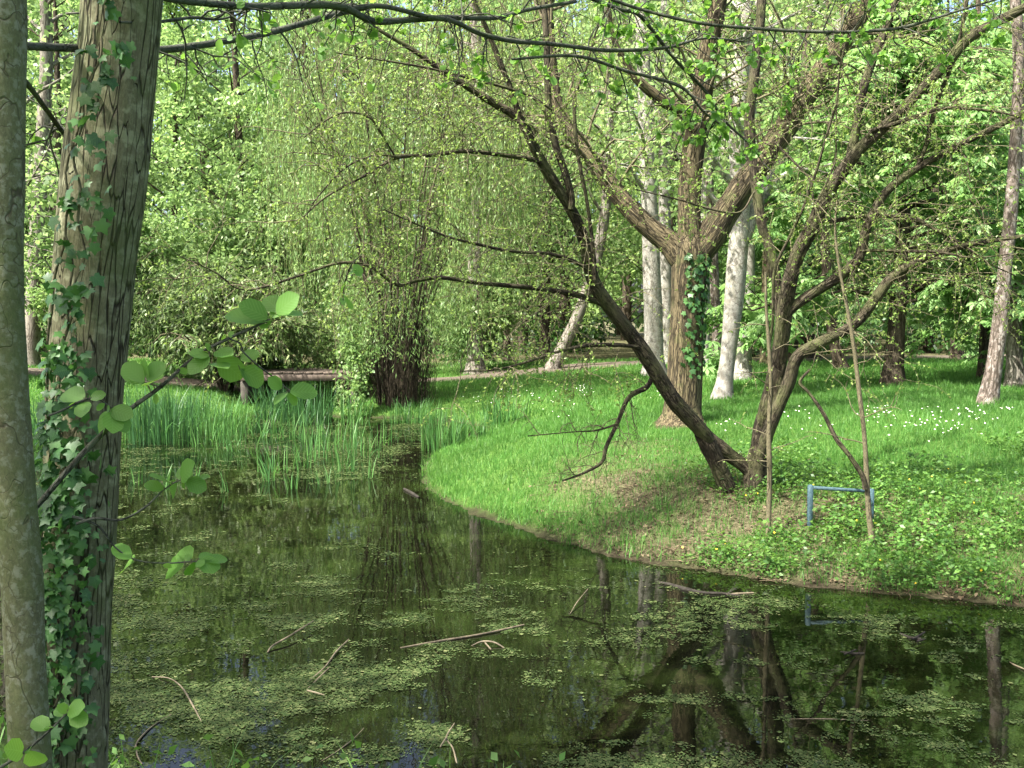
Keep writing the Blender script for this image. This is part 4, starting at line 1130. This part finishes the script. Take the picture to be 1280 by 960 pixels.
def slim_tree():
    rng = np.random.default_rng(18)
    D = 2.9
    ctrl = [(44, 1080, 60), (38, 960, 51), (31, 820, 49), (27, 720, 50), (17, 600, 50), (8, 480, 52), (3, 380, 50), (1, 300, 51), (2, 240, 52), (3, 170, 53), (2, 90, 54), (0, 0, 58), (-5, -90, 58), (-14, -220, 54)]
    p, r = trace(ctrl, D, D + .1, 80)
    g = p[0].copy(); g[2] = float(hgt(g[0:1], g[1:2])[0])
    root = thing('slim_tree', 'slender mossy grey-green trunk at the left edge with a long dark branch', 'tree', g)
    ex = np.array([p[-1] + np.array([-.04, .02, .6]) * (k + 1) for k in range(12)])
    pp = np.vstack([p[0] - np.array([0, 0, .4]), p, ex]); rr = np.concatenate([r[:1] * 1.3, r, r[-1] * np.linspace(.95, .25, 12)])
    q = smooth_line(np.column_stack([pp, rr]), 260)
    mb = MB(); tubes(mb, q[:, :3], q[:, 3], 64, 0, lump=.05, lscale=9, seed=9); mb.build('trunk', [M['bark_slim']], root, g)
    mb = MB(); crown_on(mb, rng, q[120:, :3], q[120:, 3], 12, 34, 1.5, 3.6, .11, 50, tmin=.3, spread=.4, prune=True, up=.9); crownm = mb
    br = [([(6, 52, 9), (30, 57, 10), (90, 60, 10), (150, 62, 10), (200, 62, 9), (240, 58, 9), (290, 50, 8), (340, 40, 8), (390, 26, 7), (430, 15, 8), (465, 8, 5)], 3.04, 6.5),
          ([(30, -40, 9), (120, -22, 9), (200, -4, 9), (260, 4, 9), (320, 8, 9), (400, 6, 9), (432, 10, 10), (455, 22, 8), (475, 27, 8), (520, 24, 8), (560, 22, 7), (620, 22, 6), (660, 12, 5), (720, 2, 4)], 3.04, 6.5),
          ([(440, 10, 7), (480, 8, 6), (530, 20, 6), (565, 26, 6), (600, 42, 6), (640, 51, 6), (690, 55, 5), (730, 60, 5), (765, 63, 5), (830, 60, 4), (880, 48, 3), (930, 52, 2)], 5.1, 7.2),
          ([(12, 80, 6), (30, 100, 7), (50, 126, 6), (70, 154, 6), (90, 180, 5), (110, 200, 3)], 3.04, 4.4),
          ([(150, 28, 3), (200, 27, 4), (240, 22, 4), (275, 24, 3), (310, 14, 2)], 3.6, 4.6),
          ([(700, -30, 4), (780, 5, 4), (870, 28, 4), (950, 36, 4), (1030, 40, 4), (1080, 39, 4), (1130, 34, 4), (1190, 16, 3), (1270, -8, 2)], 6.0, 6.6),
          ([(640, -60, 6), (700, -20, 6), (770, 10, 5), (800, 20, 5), (840, 70, 4), (880, 112, 4), (905, 150, 3), (935, 178, 3)], 6.2, 7.4),
          ([(640, 74, 3), (720, 70, 4), (780, 88, 4), (850, 108, 4), (880, 140, 3), (915, 165, 2)], 6.0, 6.8)]
    rng = np.random.default_rng(28)
    for k, (c, d0, d1) in enumerate(br):
        p, r = trace(c, d0, d1)
        mb = MB(); tubes(mb, p, r, 10, 0, lump=.06, lscale=14, seed=k); mb.build('branch', [M['branch_fore']], root, g)
        nt = [20, 26, 22, 6, 6, 22, 16, 14][k]
        b, t, rr_ = along(rng, p, r, nt, .25, 1)
        tw, tr = twigs(rng, b, t, nt, .12, .55, .004, K=8, up=-.05, droop=.5, wig=.22, rend=.0013, fwd=.5); tubes(crownm, tw, tr, 4, 0)
        s2, r2 = sub_twigs(rng, tw, tr, 2, .06, .2, K=5, rend=.001); tubes(crownm, s2, r2, 3, 0)
        m = [4, 5, 10, 2, 2, 14, 16, 14][k]
        q_, tt = on_twigs(rng, s2, m, .4); keep = rng.uniform(0, 1, len(q_)) < .75; q_ = q_[keep]
        L_ = rng.uniform(.026, .062, len(q_))
        leaves(crownm, q_, rdir(rng, len(q_), -.3), rdir(rng, len(q_), 1.2), L_, L_ * .72, OVAL, 1)
    crownm.build('crown', [M['branch_fore'], M['alder_leaf']], root, g)
slim_tree()

def sprig(label, stem, D, leafs, seed, branches=()):
    """leaf: (tip px, tip py, base px, base py) at depth D"""
    rng = np.random.default_rng(seed)
    p, r = trace(stem, D[0], D[1]); g = p[0].copy()
    root = thing('alder_sprig', label, 'sprig', g)
    mb = MB(); tubes(mb, p, r, 8, 0, lump=.05, lscale=30)
    for b in branches:
        q, rq = trace(b, D[0] * .3 + D[1] * .7, D[1]); tubes(mb, q, rq, 6, 0)
    mb.build('stem', [M['branch_fore']], root, g)
    mb = MB()
    for (bx, by, tx, ty, w) in leafs:
        f = np.clip((bx - stem[0][0]) / max(1, stem[-1][0] - stem[0][0]), 0, 1); d = D[0] + (D[1] - D[0]) * f
        dz = rng.uniform(-.07, .07)
        a = P(bx, by, d); b = P(tx, ty, d + dz)
        v = b - a; L = np.linalg.norm(v)
        roll = rng.uniform(-.6, .6)
        tilt = w * 1.0
        # leaf normal: mostly up, turned towards the camera so that the leaf looks as wide as in the photo
        nn = nrm(np.array([roll, -tilt, 1.0 - .55 * tilt]))
        leaves(mb, a[None], v[None], nn[None], L, L * .76, OVAL, 0)
        # short leaf stalk back to the nearest stem point
        k = np.argmin(((p - a) ** 2).sum(-1)); s = p[k]
        if np.linalg.norm(s - a) < .22:
            t = np.linspace(0, 1, 5)[:, None]
            tubes(mb, s + (a - s) * t + np.array([0, 0, .01]) * np.sin(t * np.pi), np.full(5, .0013), 4, 1)
    ny = max(3, len(leafs) // 2); k = rng.integers(len(p) // 3, len(p), ny)
    Ly = rng.uniform(.018, .04, ny)
    leaves(mb, p[k] + rng.normal(size=(ny, 3)) * .006, rdir(rng, ny, .2), rdir(rng, ny, .8), Ly, Ly * .7, OVAL, 0)
    mb.build('foliage', [M['alder_leaf'], M['twig']], root, g)

sprig('longest alder sprig, rising from the trunks with large leaves in front of the pond',
      [(40, 640, 7), (70, 605, 7), (110, 560, 7), (158, 515, 6), (200, 484, 5), (245, 445, 4), (286, 423, 4), (330, 403, 3), (365, 385, 2)], (3.1, 3.4),
      [(330, 403, 281, 390, .5), (335, 398, 300, 378, .8), (345, 392, 372, 368, 1), (350, 390, 330, 370, .7), (340, 400, 312, 400, .4), (338, 398, 358, 381, .6), (352, 393, 378, 392, .4),
       (262, 445, 236, 440, .6), (262, 446, 235, 466, .7), (268, 440, 290, 442, .4), (272, 446, 304, 474, 1), (262, 440, 258, 428, .4), (300, 462, 332, 478, 1), (300, 450, 324, 440, .9), (262, 455, 285, 458, .5),
       (180, 478, 153, 454, .7), (184, 476, 204, 452, .8), (180, 480, 160, 468, .5), (184, 482, 200, 470, .4), (186, 474, 178, 448, .4)], 1,
      [[(286, 423, 3), (300, 430, 2), (304, 445, 2), (298, 462, 2)], [(262, 434, 2), (262, 446, 2)], [(200, 484, 2), (183, 478, 2)]])
sprig('small alder sprig with a pair of broad leaves right of the longest sprig',
      [(300, 436, 2), (320, 455, 2), (345, 474, 2), (362, 489, 2)], (3.3, 3.4), [(352, 486, 336, 472, .8), (362, 490, 398, 489, .9), (358, 492, 372, 506, .6), (360, 490, 342, 504, .6)], 2)
sprig('low alder sprig reaching over the water at mid height of the thick trunk',
      [(95, 655, 4), (120, 648, 4), (150, 650, 3), (180, 635, 3), (205, 612, 2), (226, 600, 2), (250, 598, 2)], (3.15, 3.35),
      [(215, 606, 188, 592, .5), (222, 602, 212, 620, .7), (226, 600, 240, 578, .8), (232, 600, 258, 612, .9), (240, 598, 222, 585, .5), (205, 612, 180, 604, .5), (246, 598, 262, 595, .4)], 3)
sprig('lowest alder sprig with five leaves hanging over the open water',
      [(90, 646, 4), (105, 650, 4), (125, 660, 3), (145, 685, 2), (170, 700, 2), (205, 704, 2), (240, 702, 2), (262, 702, 2)], (3.15, 3.35),
      [(238, 702, 226, 684, .9), (230, 706, 206, 712, .7), (245, 703, 276, 709, .8), (256, 702, 285, 697, .6), (248, 700, 268, 692, .5), (240, 704, 238, 716, .5), (165, 698, 140, 682, .6), (168, 702, 150, 712, .5)], 4)
sprig('short alder sprig of rounded leaves lying across the thick trunk below the ivy gap',
      [(60, 520, 3), (80, 512, 3), (100, 502, 3), (120, 498, 2), (140, 510, 2)], (3.1, 3.2),
      [(105, 500, 78, 488, .8), (112, 498, 132, 492, .9), (108, 502, 100, 520, .6), (138, 512, 166, 520, .7), (140, 514, 142, 540, .7), (136, 514, 122, 548, .6), (140, 512, 160, 540, .6)], 5)
sprig('tiny pale sprig dangling in front of the shrub, high above the longest sprig',
      [(452, 318, 1), (440, 330, 2), (432, 350, 2), (429, 372, 1), (430, 384, 1)], (3.6, 3.7), [(442, 330, 452, 345, .5), (434, 345, 446, 336, .4), (430, 368, 438, 384, .6), (434, 350, 426, 364, .3)], 6)
sprig('bottom alder sprig with three leaves by the foot of the trunks',
      [(0, 960, 4), (30, 940, 4), (60, 915, 3), (85, 890, 2)], (2.6, 2.7), [(62, 912, 40, 898, .7), (80, 895, 72, 880, .5), (84, 890, 104, 882, .7), (30, 940, 8, 935, .8), (36, 938, 52, 958, .8), (88, 892, 108, 905, .6)], 7)

# tall leafy trees standing behind the viewpoint: they shade the near trunks
def shade_tree(label, x, y, H, seed, n=44):
    rng = np.random.default_rng(seed)
    g = np.array([x, y, float(hgt(np.array([x]), np.array([y]))[0])])
    root = thing('leafy_tree', label, 'tree', g)
    t = np.linspace(0, 1, 16)
    p = np.stack([x + .3 * np.sin(t * 3), y + .2 * np.cos(t * 4) - .2, g[2] - .3 + H * t], -1); r = .2 * (1 - .85 * t) + .12 * np.exp(-t * H / .4)
    mb = MB(); tubes(mb, p, r, 14, 0, lump=.08, seed=seed); mb.build('trunk', [M['bark_grey']], root, g)
    mb = MB(); crown_on(mb, rng, p, r, H, n, 2.0, 4.4, .15, 60, tmin=.33, spread=.5, prune=True); mb.build('crown', [M['bark_grey'], M['far_leaf']], root, g)
shade_tree('leafy tree standing behind the viewpoint to the left, shading the trunks', -5.6, .0, 13, 201)
shade_tree('leafy tree left of the viewpoint beyond the picture edge', -10.5, 2.0, 14, 202)
shade_tree('leafy tree directly behind the viewpoint', -2.8, -6.5, 15, 203)

# ------------------------------------------------------------------ iris and reed clumps
rng = np.random.default_rng(51)
def iris(label, px, py, n, rad, hmin, hmax, group='iris clumps in the pond', w=.022, lean=.28, ry=None, mat='iris_leaf'):
    x, y = W0(px, py)
    g = np.array([x, y, 0.0]); s = float(sdf(np.array([x]), np.array([y]))[0])
    g[2] = float(hgt(g[0:1], g[1:2])[0]) if s > 0 else -.05
    a = rng.uniform(0, 2 * np.pi, n); r = np.sqrt(rng.uniform(0, 1, n))
    base = np.stack([x + np.cos(a) * r * rad, y + np.sin(a) * r * (ry or rad * .8), np.full(n, g[2] - .03)], -1)
    h = rng.uniform(hmin, hmax, n); la = a + rng.normal(size=n) * .9
    ln = np.abs(rng.normal(size=n)) * lean + .04
    mb = MB(); strips(mb, base, h, la, ln, rng.uniform(.6, 1.2, n) * w)
    k = n // 9                                   # some blades folded over
    strips(mb, base[:k], h[:k] * .8, la[:k], np.full(k, .85), np.full(k, w), curl=1.6)
    o = mb.build('iris_clump', [M[mat]], None, g)
    tag(o, label, 'iris clump', group)
iris('dense dark green iris clump nearest the foreground trunks', 203, 553, 230, .62, .95, 1.25, lean=.16, mat='iris_dark')
iris('iris clump at the far left seen between the foreground trunks', 60, 552, 130, .6, .8, 1.1, mat='iris_dark')
iris('broad green iris clump between the dark one and the footbridge', 268, 541, 200, .75, .6, .95)
iris('iris clump right behind the dark clump, nearer the far bank', 225, 533, 140, .7, .6, .9, mat='iris_dark')
iris('small iris clump close behind the thick trunk', 165, 548, 60, .4, .6, .9)
iris('tall iris clump in front of the footbridge inlet', 385, 530, 120, .55, .75, 1.1, lean=.2, mat='iris_dark')
iris('leafy iris clump hiding the left foot of the footbridge', 345, 524, 130, .5, .7, 1.05, mat='iris_dark')
iris('iris clump leaning below the yellow-green climber', 440, 530, 60, .4, .6, .9)
iris('upright iris clump at the tip of the lawn', 550, 562, 80, .36, .65, .9, lean=.18)
iris('grey-green iris clump on the lawn edge, second from the tip', 585, 553, 90, .45, .5, .8, lean=.3)
iris('iris clump behind the lawn tip, farthest up the grass', 632, 536, 110, .5, .5, .75, lean=.35)
iris('low iris clump at the dark foot of the weeping willow', 525, 527, 70, .6, .4, .7)
iris('loose iris tuft left of the lawn tip clumps', 505, 528, 50, .5, .4, .7)
for k, (px, py, n, r, h0, h1) in enumerate([(250, 556, 40, .5, .5, .8), (285, 548, 46, .55, .5, .8), (320, 540, 46, .6, .5, .8), (355, 548, 34, .5, .45, .7), (300, 562, 22, .4, .4, .65), (345, 590, 22, .28, .4, .6), (338, 602, 12, .2, .35, .5),
         (378, 586, 14, .3, .4, .6), (400, 575, 26, .4, .5, .75), (425, 562, 30, .45, .5, .75), (432, 588, 16, .22, .5, .7), (452, 572, 20, .3, .4, .7), (470, 555, 22, .4, .4, .6), (395, 552, 30, .5, .45, .7), (460, 598, 7, .15, .3, .45),
         (235, 600, 8, .35, .25, .42), (206, 612, 6, .2, .3, .45), (172, 605, 5, .2, .25, .4), (283, 615, 4, .12, .3, .45), (410, 605, 8, .25, .3, .5), (365, 612, 6, .2, .3, .45)]):
    iris('sparse pale iris tuft standing in the shallow water of the pond end', px, py, n, r * (.55 if n < 15 else 1), h0, h1, 'sparse iris tufts in the shallows', .02, .25)

# ------------------------------------------------------------------ grass, weeds, litter (uncountable cover)
rng = np.random.default_rng(61)
def sample_area(n, y0, y1, margin=1.15, pw=1.0):
    u = rng.uniform(0, 1, n)
    y = y0 * (y1 / y0) ** u if pw == 1.0 else (y0 ** pw + u * (y1 ** pw - y0 ** pw)) ** (1 / pw)
    x = rng.uniform(-1, 1, n) * y * 640 / FPX * margin
    return x, y
def grass(n, y0, y1, pw, h0, h1, w0):
    x, y = sample_area(n, y0, y1, 1.12, pw)
    s = sdf(x, y)
    b = bare_mask(x, y, s)
    tuft = fbm2(x, y, 1.6, 33, 2)
    keep = (s > .03) & (rng.uniform(0, 1, n) > b * (1.02 - .25 * tuft)) & (y < 36)
    pathd = np.min(np.hypot(x[keep][:, None] - pc[None, ::2, 0], y[keep][:, None] - pc[None, ::2, 1]), 1) if keep.any() else np.array([])
    kk = np.where(keep)[0]; kk = kk[pathd > 1.35]
    x, y, s, tuft = x[kk], y[kk], s[kk], tuft[kk]
    m = len(x); z = hgt(x, y, s)
    h = rng.uniform(h0, h1, m) * (.45 + .6 * tuft + 1.3 * np.clip(fbm2(x, y, 3.1, 37, 2) - .55, 0, 1) * 2); a = rng.uniform(0, 2 * np.pi, m)
    w = w0 * (.6 + y / 18.0) * rng.uniform(.7, 1.3, m)
    ln = np.abs(rng.normal(size=m)) * .55 * h; la = rng.uniform(0, 2 * np.pi, m)
    V = np.empty((m, 3, 3))
    V[:, 0] = np.stack([x - np.cos(a) * w, y - np.sin(a) * w, z - .01], -1)
    V[:, 1] = np.stack([x + np.cos(a) * w, y + np.sin(a) * w, z - .01], -1)
    V[:, 2] = np.stack([x + np.cos(la) * ln, y + np.sin(la) * ln, z + h], -1)
    return V
mb = MB()
for args in ((300000, 6, 20, 1.0, .06, .14, .004), (150000, 16, 36, 1.0, .08, .16, .006)):
    V = grass(*args); m = len(V)
    mb.add(V, np.arange(m * 3).reshape(m, 3))
# far bank on the left and right rim of the pond
tag(mb.build('grass', [M['grass']]), 'short bright green lawn grass sloping down to the pond', 'grass', kind='stuff')

def shore_tufts():
    rng = np.random.default_rng(65); mb = MB()
    x = rng.uniform(-2.2, 9, 60000); y = rng.uniform(7, 17, 60000); s = sdf(x, y)
    k = (s > -.05) & (s < .28) & (fbm2(x, y, 2.6, 67, 2) > .47); x, y, s = x[k], y[k], s[k]
    n = len(x); z = np.maximum(hgt(x, y, s), 0)
    strips(mb, np.stack([x, y, z - .015], -1), rng.uniform(.07, .22, n), np.where(rng.uniform(0, 1, n) < .6, -2.1, 0) + rng.normal(size=n) * .9, np.abs(rng.normal(size=n)) * .5 + .1, rng.uniform(.004, .009, n), K=5, curl=1.2)
    tag(mb.build('shore_grass', [M['grass']]), 'longer tufts of grass hanging over the waterline', 'grass', kind='stuff')
shore_tufts()

def weeds():
    mb = MB()
    x, y = sample_area(30000, 6.5, 15, 1.1)
    s = sdf(x, y); b = bare_mask(x, y, s)
    pn = fbm2(x, y, 1.1, 71, 3) + .18 * sstep(x, 1.5, 4.5)
    keep = (s > .03) & (b > .25) & (pn > .565 + rng.uniform(-.07, .07, len(x)))
    keep |= (s > .15) & (s < 6) & (b <= .25) & (x > 1.0) & (y < 13) & (fbm2(x, y, .9, 75, 2) > .62)
    x, y, s = x[keep], y[keep], s[keep]; z = hgt(x, y, s)
    per = 5; ii = np.repeat(np.arange(len(x)), per); n = len(ii)
    a = rng.uniform(0, 2 * np.pi, n); rr = rng.uniform(.0, .06, n)
    hh = rng.uniform(.01, .10, n) * (.5 + fbm2(x, y, 2.0, 77, 2))[ii]
    pos = np.stack([x[ii] + np.cos(a) * rr, y[ii] + np.sin(a) * rr, z[ii] + hh], -1)
    d = np.stack([np.cos(a), np.sin(a), rng.uniform(-.4, .3, n)], -1)
    L = rng.uniform(.02, .05, n)
    leaves(mb, pos, d, rdir(rng, n, 1.8), L, L * .7, RHOMB, 0)
    # some bigger nettle-like sprays
    k = rng.choice(len(x), min(260, len(x)), False)
    ii = np.repeat(k, 18); n = len(ii); a = rng.uniform(0, 2 * np.pi, n); hh = rng.uniform(.05, .26, n)
    pos = np.stack([x[ii] + rng.normal(size=n) * .05, y[ii] + rng.normal(size=n) * .05, z[ii] + hh], -1)
    L = rng.uniform(.035, .07, n)
    leaves(mb, pos, np.stack([np.cos(a), np.sin(a), -.35 + 0 * a], -1), rdir(rng, n, 1.6), L, L * .55, RHOMB, 0)
    # yellow celandines
    k = rng.choice(len(x), 40, False); n = len(k)
    pos = np.stack([x[k], y[k], z[k] + .09], -1)
    leaves(mb, pos, rdir(rng, n), np.tile([0, -.3, 1.0], (n, 1)), .022, .024, RHOMB, 1)
    tag(mb.build('weeds', [M['weed'], M['yellow']]), 'low green weeds and ground ivy spreading over the bank soil', 'weeds', kind='stuff')
    mb = MB()
    x, y = sample_area(60000, 6.5, 15, 1.1)
    s = sdf(x, y); b = bare_mask(x, y, s)
    keep = (s > .0) & (rng.uniform(0, 1, len(x)) < np.maximum(b, (s < .5) * (x > .3) * .9) * (.35 + fbm2(x, y, 1.7, 81, 2) * .9))
    x, y, s = x[keep], y[keep], s[keep]; n = len(x)
    pos = np.stack([x, y, hgt(x, y, s) + rng.uniform(.004, .03, n)], -1)
    L = rng.uniform(.02, .06, n)
    leaves(mb, pos, rdir(rng, n) * np.array([1, 1, .35]), rdir(rng, n, 2.2), L, L * rng.uniform(.15, .7, n), RHOMB, 0)
    k = rng.choice(n, min(n, 900), False); m = len(k); a = rng.uniform(0, 6.28, m); Lw = rng.uniform(.06, .3, m)
    e = np.stack([np.cos(a), np.sin(a), rng.normal(size=m) * .12], -1); t = np.linspace(0, 1, 5)
    tp = pos[k][:, None, :] + e[:, None, :] * (Lw[:, None] * t)[..., None] + np.cumsum(rng.normal(size=(m, 5, 3)) * .006, 1)
    tp[..., 2] = np.maximum(hgt(tp[..., 0], tp[..., 1]) + .006, tp[..., 2] * .3 + .7 * (hgt(tp[..., 0], tp[..., 1]) + .02))
    tubes(mb, tp, np.full((m, 5), .003) * np.linspace(1, .5, 5)[None], 4, 0)
    tag(mb.build('leaf_litter', [M['litter']]), 'brown dead leaves and twigs scattered on the bank soil', 'leaf litter', kind='stuff')
weeds()

# near bank cover at the foot of the foreground trunks
def near_cover():
    mb = MB(); n = 2600
    x = rng.uniform(-5.2, .5, n); y = rng.uniform(3.2, 9.5, n); s = sdf(x, y); k = (s > .02) & (s < 2.2); x, y, s = x[k], y[k], s[k]
    z = hgt(x, y, s); n = len(x)
    strips(mb, np.stack([x, y, z - .02], -1), rng.uniform(.12, .42, n), rng.uniform(0, 6.28, n), np.abs(rng.normal(size=n)) * .4, rng.uniform(.006, .012, n))
    ii = np.repeat(np.arange(n), 3); m = len(ii)
    pos = np.stack([x[ii] + rng.normal(size=m) * .06, y[ii] + rng.normal(size=m) * .06, z[ii] + rng.uniform(.03, .3, m)], -1)
    L = rng.uniform(.03, .07, m); leaves(mb, pos, rdir(rng, m), rdir(rng, m, 1.4), L, L * .6, RHOMB, 0)
    tag(mb.build('bank_plants', [M['weed']]), 'rank grass and weeds around the foot of the foreground trunks', 'weeds', kind='stuff')
near_cover()

# ------------------------------------------------------------------ floating leaves on the water
def floating():
    rng = np.random.default_rng(91)
    mb = MB()
    x, y = sample_area(1300000, 4.6, 24, 1.05, 1.0)
    n1 = fbm2(x * 1.0, y * .9, .42, 101, 3)
    n2 = fbm2(x, y, 2.4, 105, 3)
    n3 = fbm2(x, y, 9.0, 109, 2)
    n4 = fbm2(x * .55, y * 2.6, 3.2, 113, 3)
    dens = .5 + (n1 - .5) * .55 + (n2 - .5) * 1.0 + (n4 - .5) * .5 + (n3 - .5) * .45
    # more growth near the camera and along the shallow left end, open dark water in the middle and by the right bank
    dens += .10 * sstep(-x, -.5, 3.0) * sstep(y, 12.5, 15) + .055 * sstep(9 - y, 0, 4)
    dens -= .2 * np.exp(-(((x + 1.8) / 2.6) ** 2 + ((y - 12.0) / 2.0) ** 2))
    dens -= .16 * np.exp(-(((x - .0) / 1.0) ** 2 + ((y - 13.5) / 3.5) ** 2))
    keep = rng.uniform(0, 1, len(x)) < np.clip((dens - .515) * 3.4, .003, .7) ** 1.2
    x, y = x[keep], y[keep]
    s = sdf(x, y); k = s < -.05; x, y, s = x[k], y[k], s[k]
    k = (s < -.55) | (rng.uniform(0, 1, len(x)) < .25); x, y = x[k], y[k]
    n = len(x)
    L = rng.uniform(.006, .016, n) * (.7 + y / 11) * np.where(rng.uniform(0, 1, n) < .12, rng.uniform(1.5, 2.6, n), 1)
    pos = np.stack([x, y, rng.uniform(.003, .006, n)], -1)
    a = rng.uniform(0, 2 * np.pi, n)
    leaves(mb, pos, np.stack([np.cos(a), np.sin(a), 0 * a], -1), np.array([0, 0, 1.0]) + rng.normal(size=(n, 3)) * .07, L, L * rng.uniform(.35, .9, n), (RHOMB[0] * np.array([1, 1, .2]), RHOMB[1]), 0)
    print('floating leaves', n)
    tag(mb.build('floating_weed', [M['duckweed']]), 'olive green floating leaves matting the pond surface in patches', 'pond weed', kind='stuff')
floating()

# ------------------------------------------------------------------ sticks and logs in the water
def stick(label, ctrl, z0, z1, mat='stick', fork=None, name='floating_stick', cat='stick', rz=None):
    c = np.array(ctrl, float); q = smooth_line(c, 7 * len(c))
    t = np.linspace(0, 1, len(q)); zz = z0 - .008 + (z1 - z0) * t + (rz or 0) * np.sin(t * np.pi)
    def up(row, z):
        px, py, w = row
        b = -(py - 480) / FPX; tt = (CAM_Z - z) / (SP - CP * b)
        return np.array([tt * (px - 640) / FPX, tt * (CP + SP * b), z]), w / 2 * tt / FPX
    q[:, 2] *= .72
    pr = [up(r, z) for r, z in zip(q, zz)]
    pts = np.array([p for p, _ in pr]); rad = np.array([r for _, r in pr])
    g = pts[0].copy()
    mb = MB(); tubes(mb, pts, rad, 8, 0, lump=.12, lscale=14)
    for f in (fork or []):
        fq = smooth_line(np.array(f, float), 14); fr = [up(r, (z0 + z1) / 2 + .01) for r in fq]
        tubes(mb, np.array([p for p, _ in fr]), np.array([r for _, r in fr]), 6, 0, lump=.1, lscale=14)
    o = mb.build(name, [M[mat]], None, g)
    tag(o, label, cat)
stick('pale bent stick breaking the surface beside the sky reflections on the left', [(334, 816, 3), (341, 807, 3), (360, 796, 3), (392, 776, 2)], .01, .06)
stick('thin brown stick crossing another below the pale bent stick', [(378, 858, 2), (405, 835, 3), (420, 815, 3), (436, 799, 2)], .005, .03)
stick('short stick lying just left of the crossing brown one', [(380, 866, 2), (398, 848, 3), (412, 834, 2)], .004, .02, fork=[[(384, 863, 2), (396, 866, 2), (406, 869, 1)]])
stick('long straight brown stick floating in mid pond', [(500, 810, 3), (545, 802, 4), (600, 793, 4), (655, 781, 3)], .008, .02)
stick('small pale arched twig beside the long straight stick', [(588, 808, 2), (602, 802, 3), (618, 803, 3), (632, 811, 2)], .003, .003, rz=.03, fork=[[(606, 803, 2), (614, 812, 2)]])
stick('curved pale stem in the lower left water', [(190, 846, 2), (212, 848, 2), (228, 860, 3), (240, 880, 3), (252, 902, 2)], .01, .01, rz=.02)
stick('bent reddish stem near the bottom left corner of the pond', [(214, 893, 2), (190, 908, 2), (174, 924, 3), (168, 935, 2)], .01, .02, fork=[[(170, 932, 2), (172, 945, 2), (178, 956, 2)]])
stick('forked yellowish twig standing out of the water at the bottom', [(572, 958, 3), (566, 935, 3), (558, 922, 3), (568, 904, 2)], .0, .09, fork=[[(558, 922, 3), (550, 934, 2)]])
stick('thin grey twig at the lower middle of the pond', [(395, 956, 2), (420, 940, 2), (440, 925, 2), (455, 910, 1)], .004, .02)
stick('thin straight stem lying flat near the lower right', [(985, 899, 2), (1030, 899, 3), (1085, 901, 2)], .006, .006)
stick('thin dead stem slanting beside the lawn bank', [(712, 768, 1), (722, 752, 2), (735, 736, 1)], .01, .06)
stick('dark wet log floating in front of the many-stemmed tree', [(824, 728, 4), (838, 731, 7), (858, 737, 8), (880, 741, 6), (905, 742, 5), (925, 745, 3)], .01, .015, 'log', name='floating_log', cat='log')
stick('straight pale stick floating just right of the dark log', [(908, 743, 3), (925, 742, 4), (942, 741, 3)], .012, .012)
stick('sunken branch with bare wood showing near the lower right bank', [(1125, 792, 4), (1140, 798, 7), (1152, 799, 6)], .01, .02, 'log', fork=[[(1140, 799, 3), (1150, 794, 3), (1156, 790, 2)], [(1146, 802, 3), (1156, 799, 2)]], name='floating_branch', cat='branch')
stick('small tangle of dead twigs under the blue frame reflection', [(1050, 815, 3), (1066, 817, 6), (1080, 817, 5)], .005, .01, 'log', fork=[[(1055, 818, 2), (1070, 812, 2)]], name='floating_branch', cat='branch')
stick('bare dead stem slanting into the water at the right edge', [(1258, 826, 3), (1270, 832, 3), (1285, 838, 2)], .0, .02)
stick('driftwood stub lying at the tip of the lawn', [(505, 611, 4), (514, 616, 6), (524, 622, 4)], .02, .01, 'log', name='driftwood', cat='driftwood')

# ------------------------------------------------------------------ daisies
def daisies():
    rng = np.random.default_rng(7)
    mb = MB(); V = [(0, 0, .004)]; F = []
    for k in range(18):
        a = 2 * math.pi * k / 18; r = .017 if k % 2 else .011
        V.append((math.cos(a) * r, math.sin(a) * r, 0.0))
    F = [[0, 1 + k, 1 + (k + 1) % 18] for k in range(18)]
    mb.add(np.array(V), F, 0)
    t = np.linspace(0, 2 * np.pi, 8, endpoint=False)
    mb.add(np.concatenate([np.stack([np.cos(t) * .005, np.sin(t) * .005, .0045 + 0 * t], -1), [[0, 0, .007]]]), [[i, (i + 1) % 8, 8] for i in range(8)], 1)
    st = np.array([[0, 0, -.08], [0.002, 0, -.04], [0, 0, 0.001]]); tubes(mb, st, np.full(3, .0014), 4, 2)
    proto = None
    spots = [(728, 492, 26, 6, 30), (690, 512, 40, 14, 18), (650, 494, 24, 8, 14), (1000, 535, 50, 18, 18), (1105, 524, 34, 9, 26), (1180, 535, 70, 16, 44), (1235, 520, 40, 10, 16), (900, 540, 30, 8, 8), (830, 500, 40, 8, 10), (1150, 545, 60, 12, 16), (600, 505, 20, 6, 10)]
    for (px, py, sx, sy, n) in spots:
        for k in range(n):
            g = G(px + rng.normal() * sx * .6, py + rng.normal() * sy * .6)
            if sdf(g[0:1], g[1:2])[0] < .5: continue
            o = mb.build('daisy', [M['petal'], M['yellow'], M['weed']]) if proto is None else proto.copy()
            if proto is None: proto = o
            else: col.objects.link(o)
            sc = rng.uniform(.55, .9)
            o.location = (g[0], g[1], float(hgt(g[0:1], g[1:2])[0]) + .12); o.scale = (sc, sc, sc)
            o.rotation_euler = (rng.uniform(.1, .7), rng.uniform(-.25, .25), rng.uniform(-.5, .5))
            tag(o, 'small white daisy with a yellow centre growing in the lawn grass', 'daisy', 'daisies scattered over the lawn')
daisies()
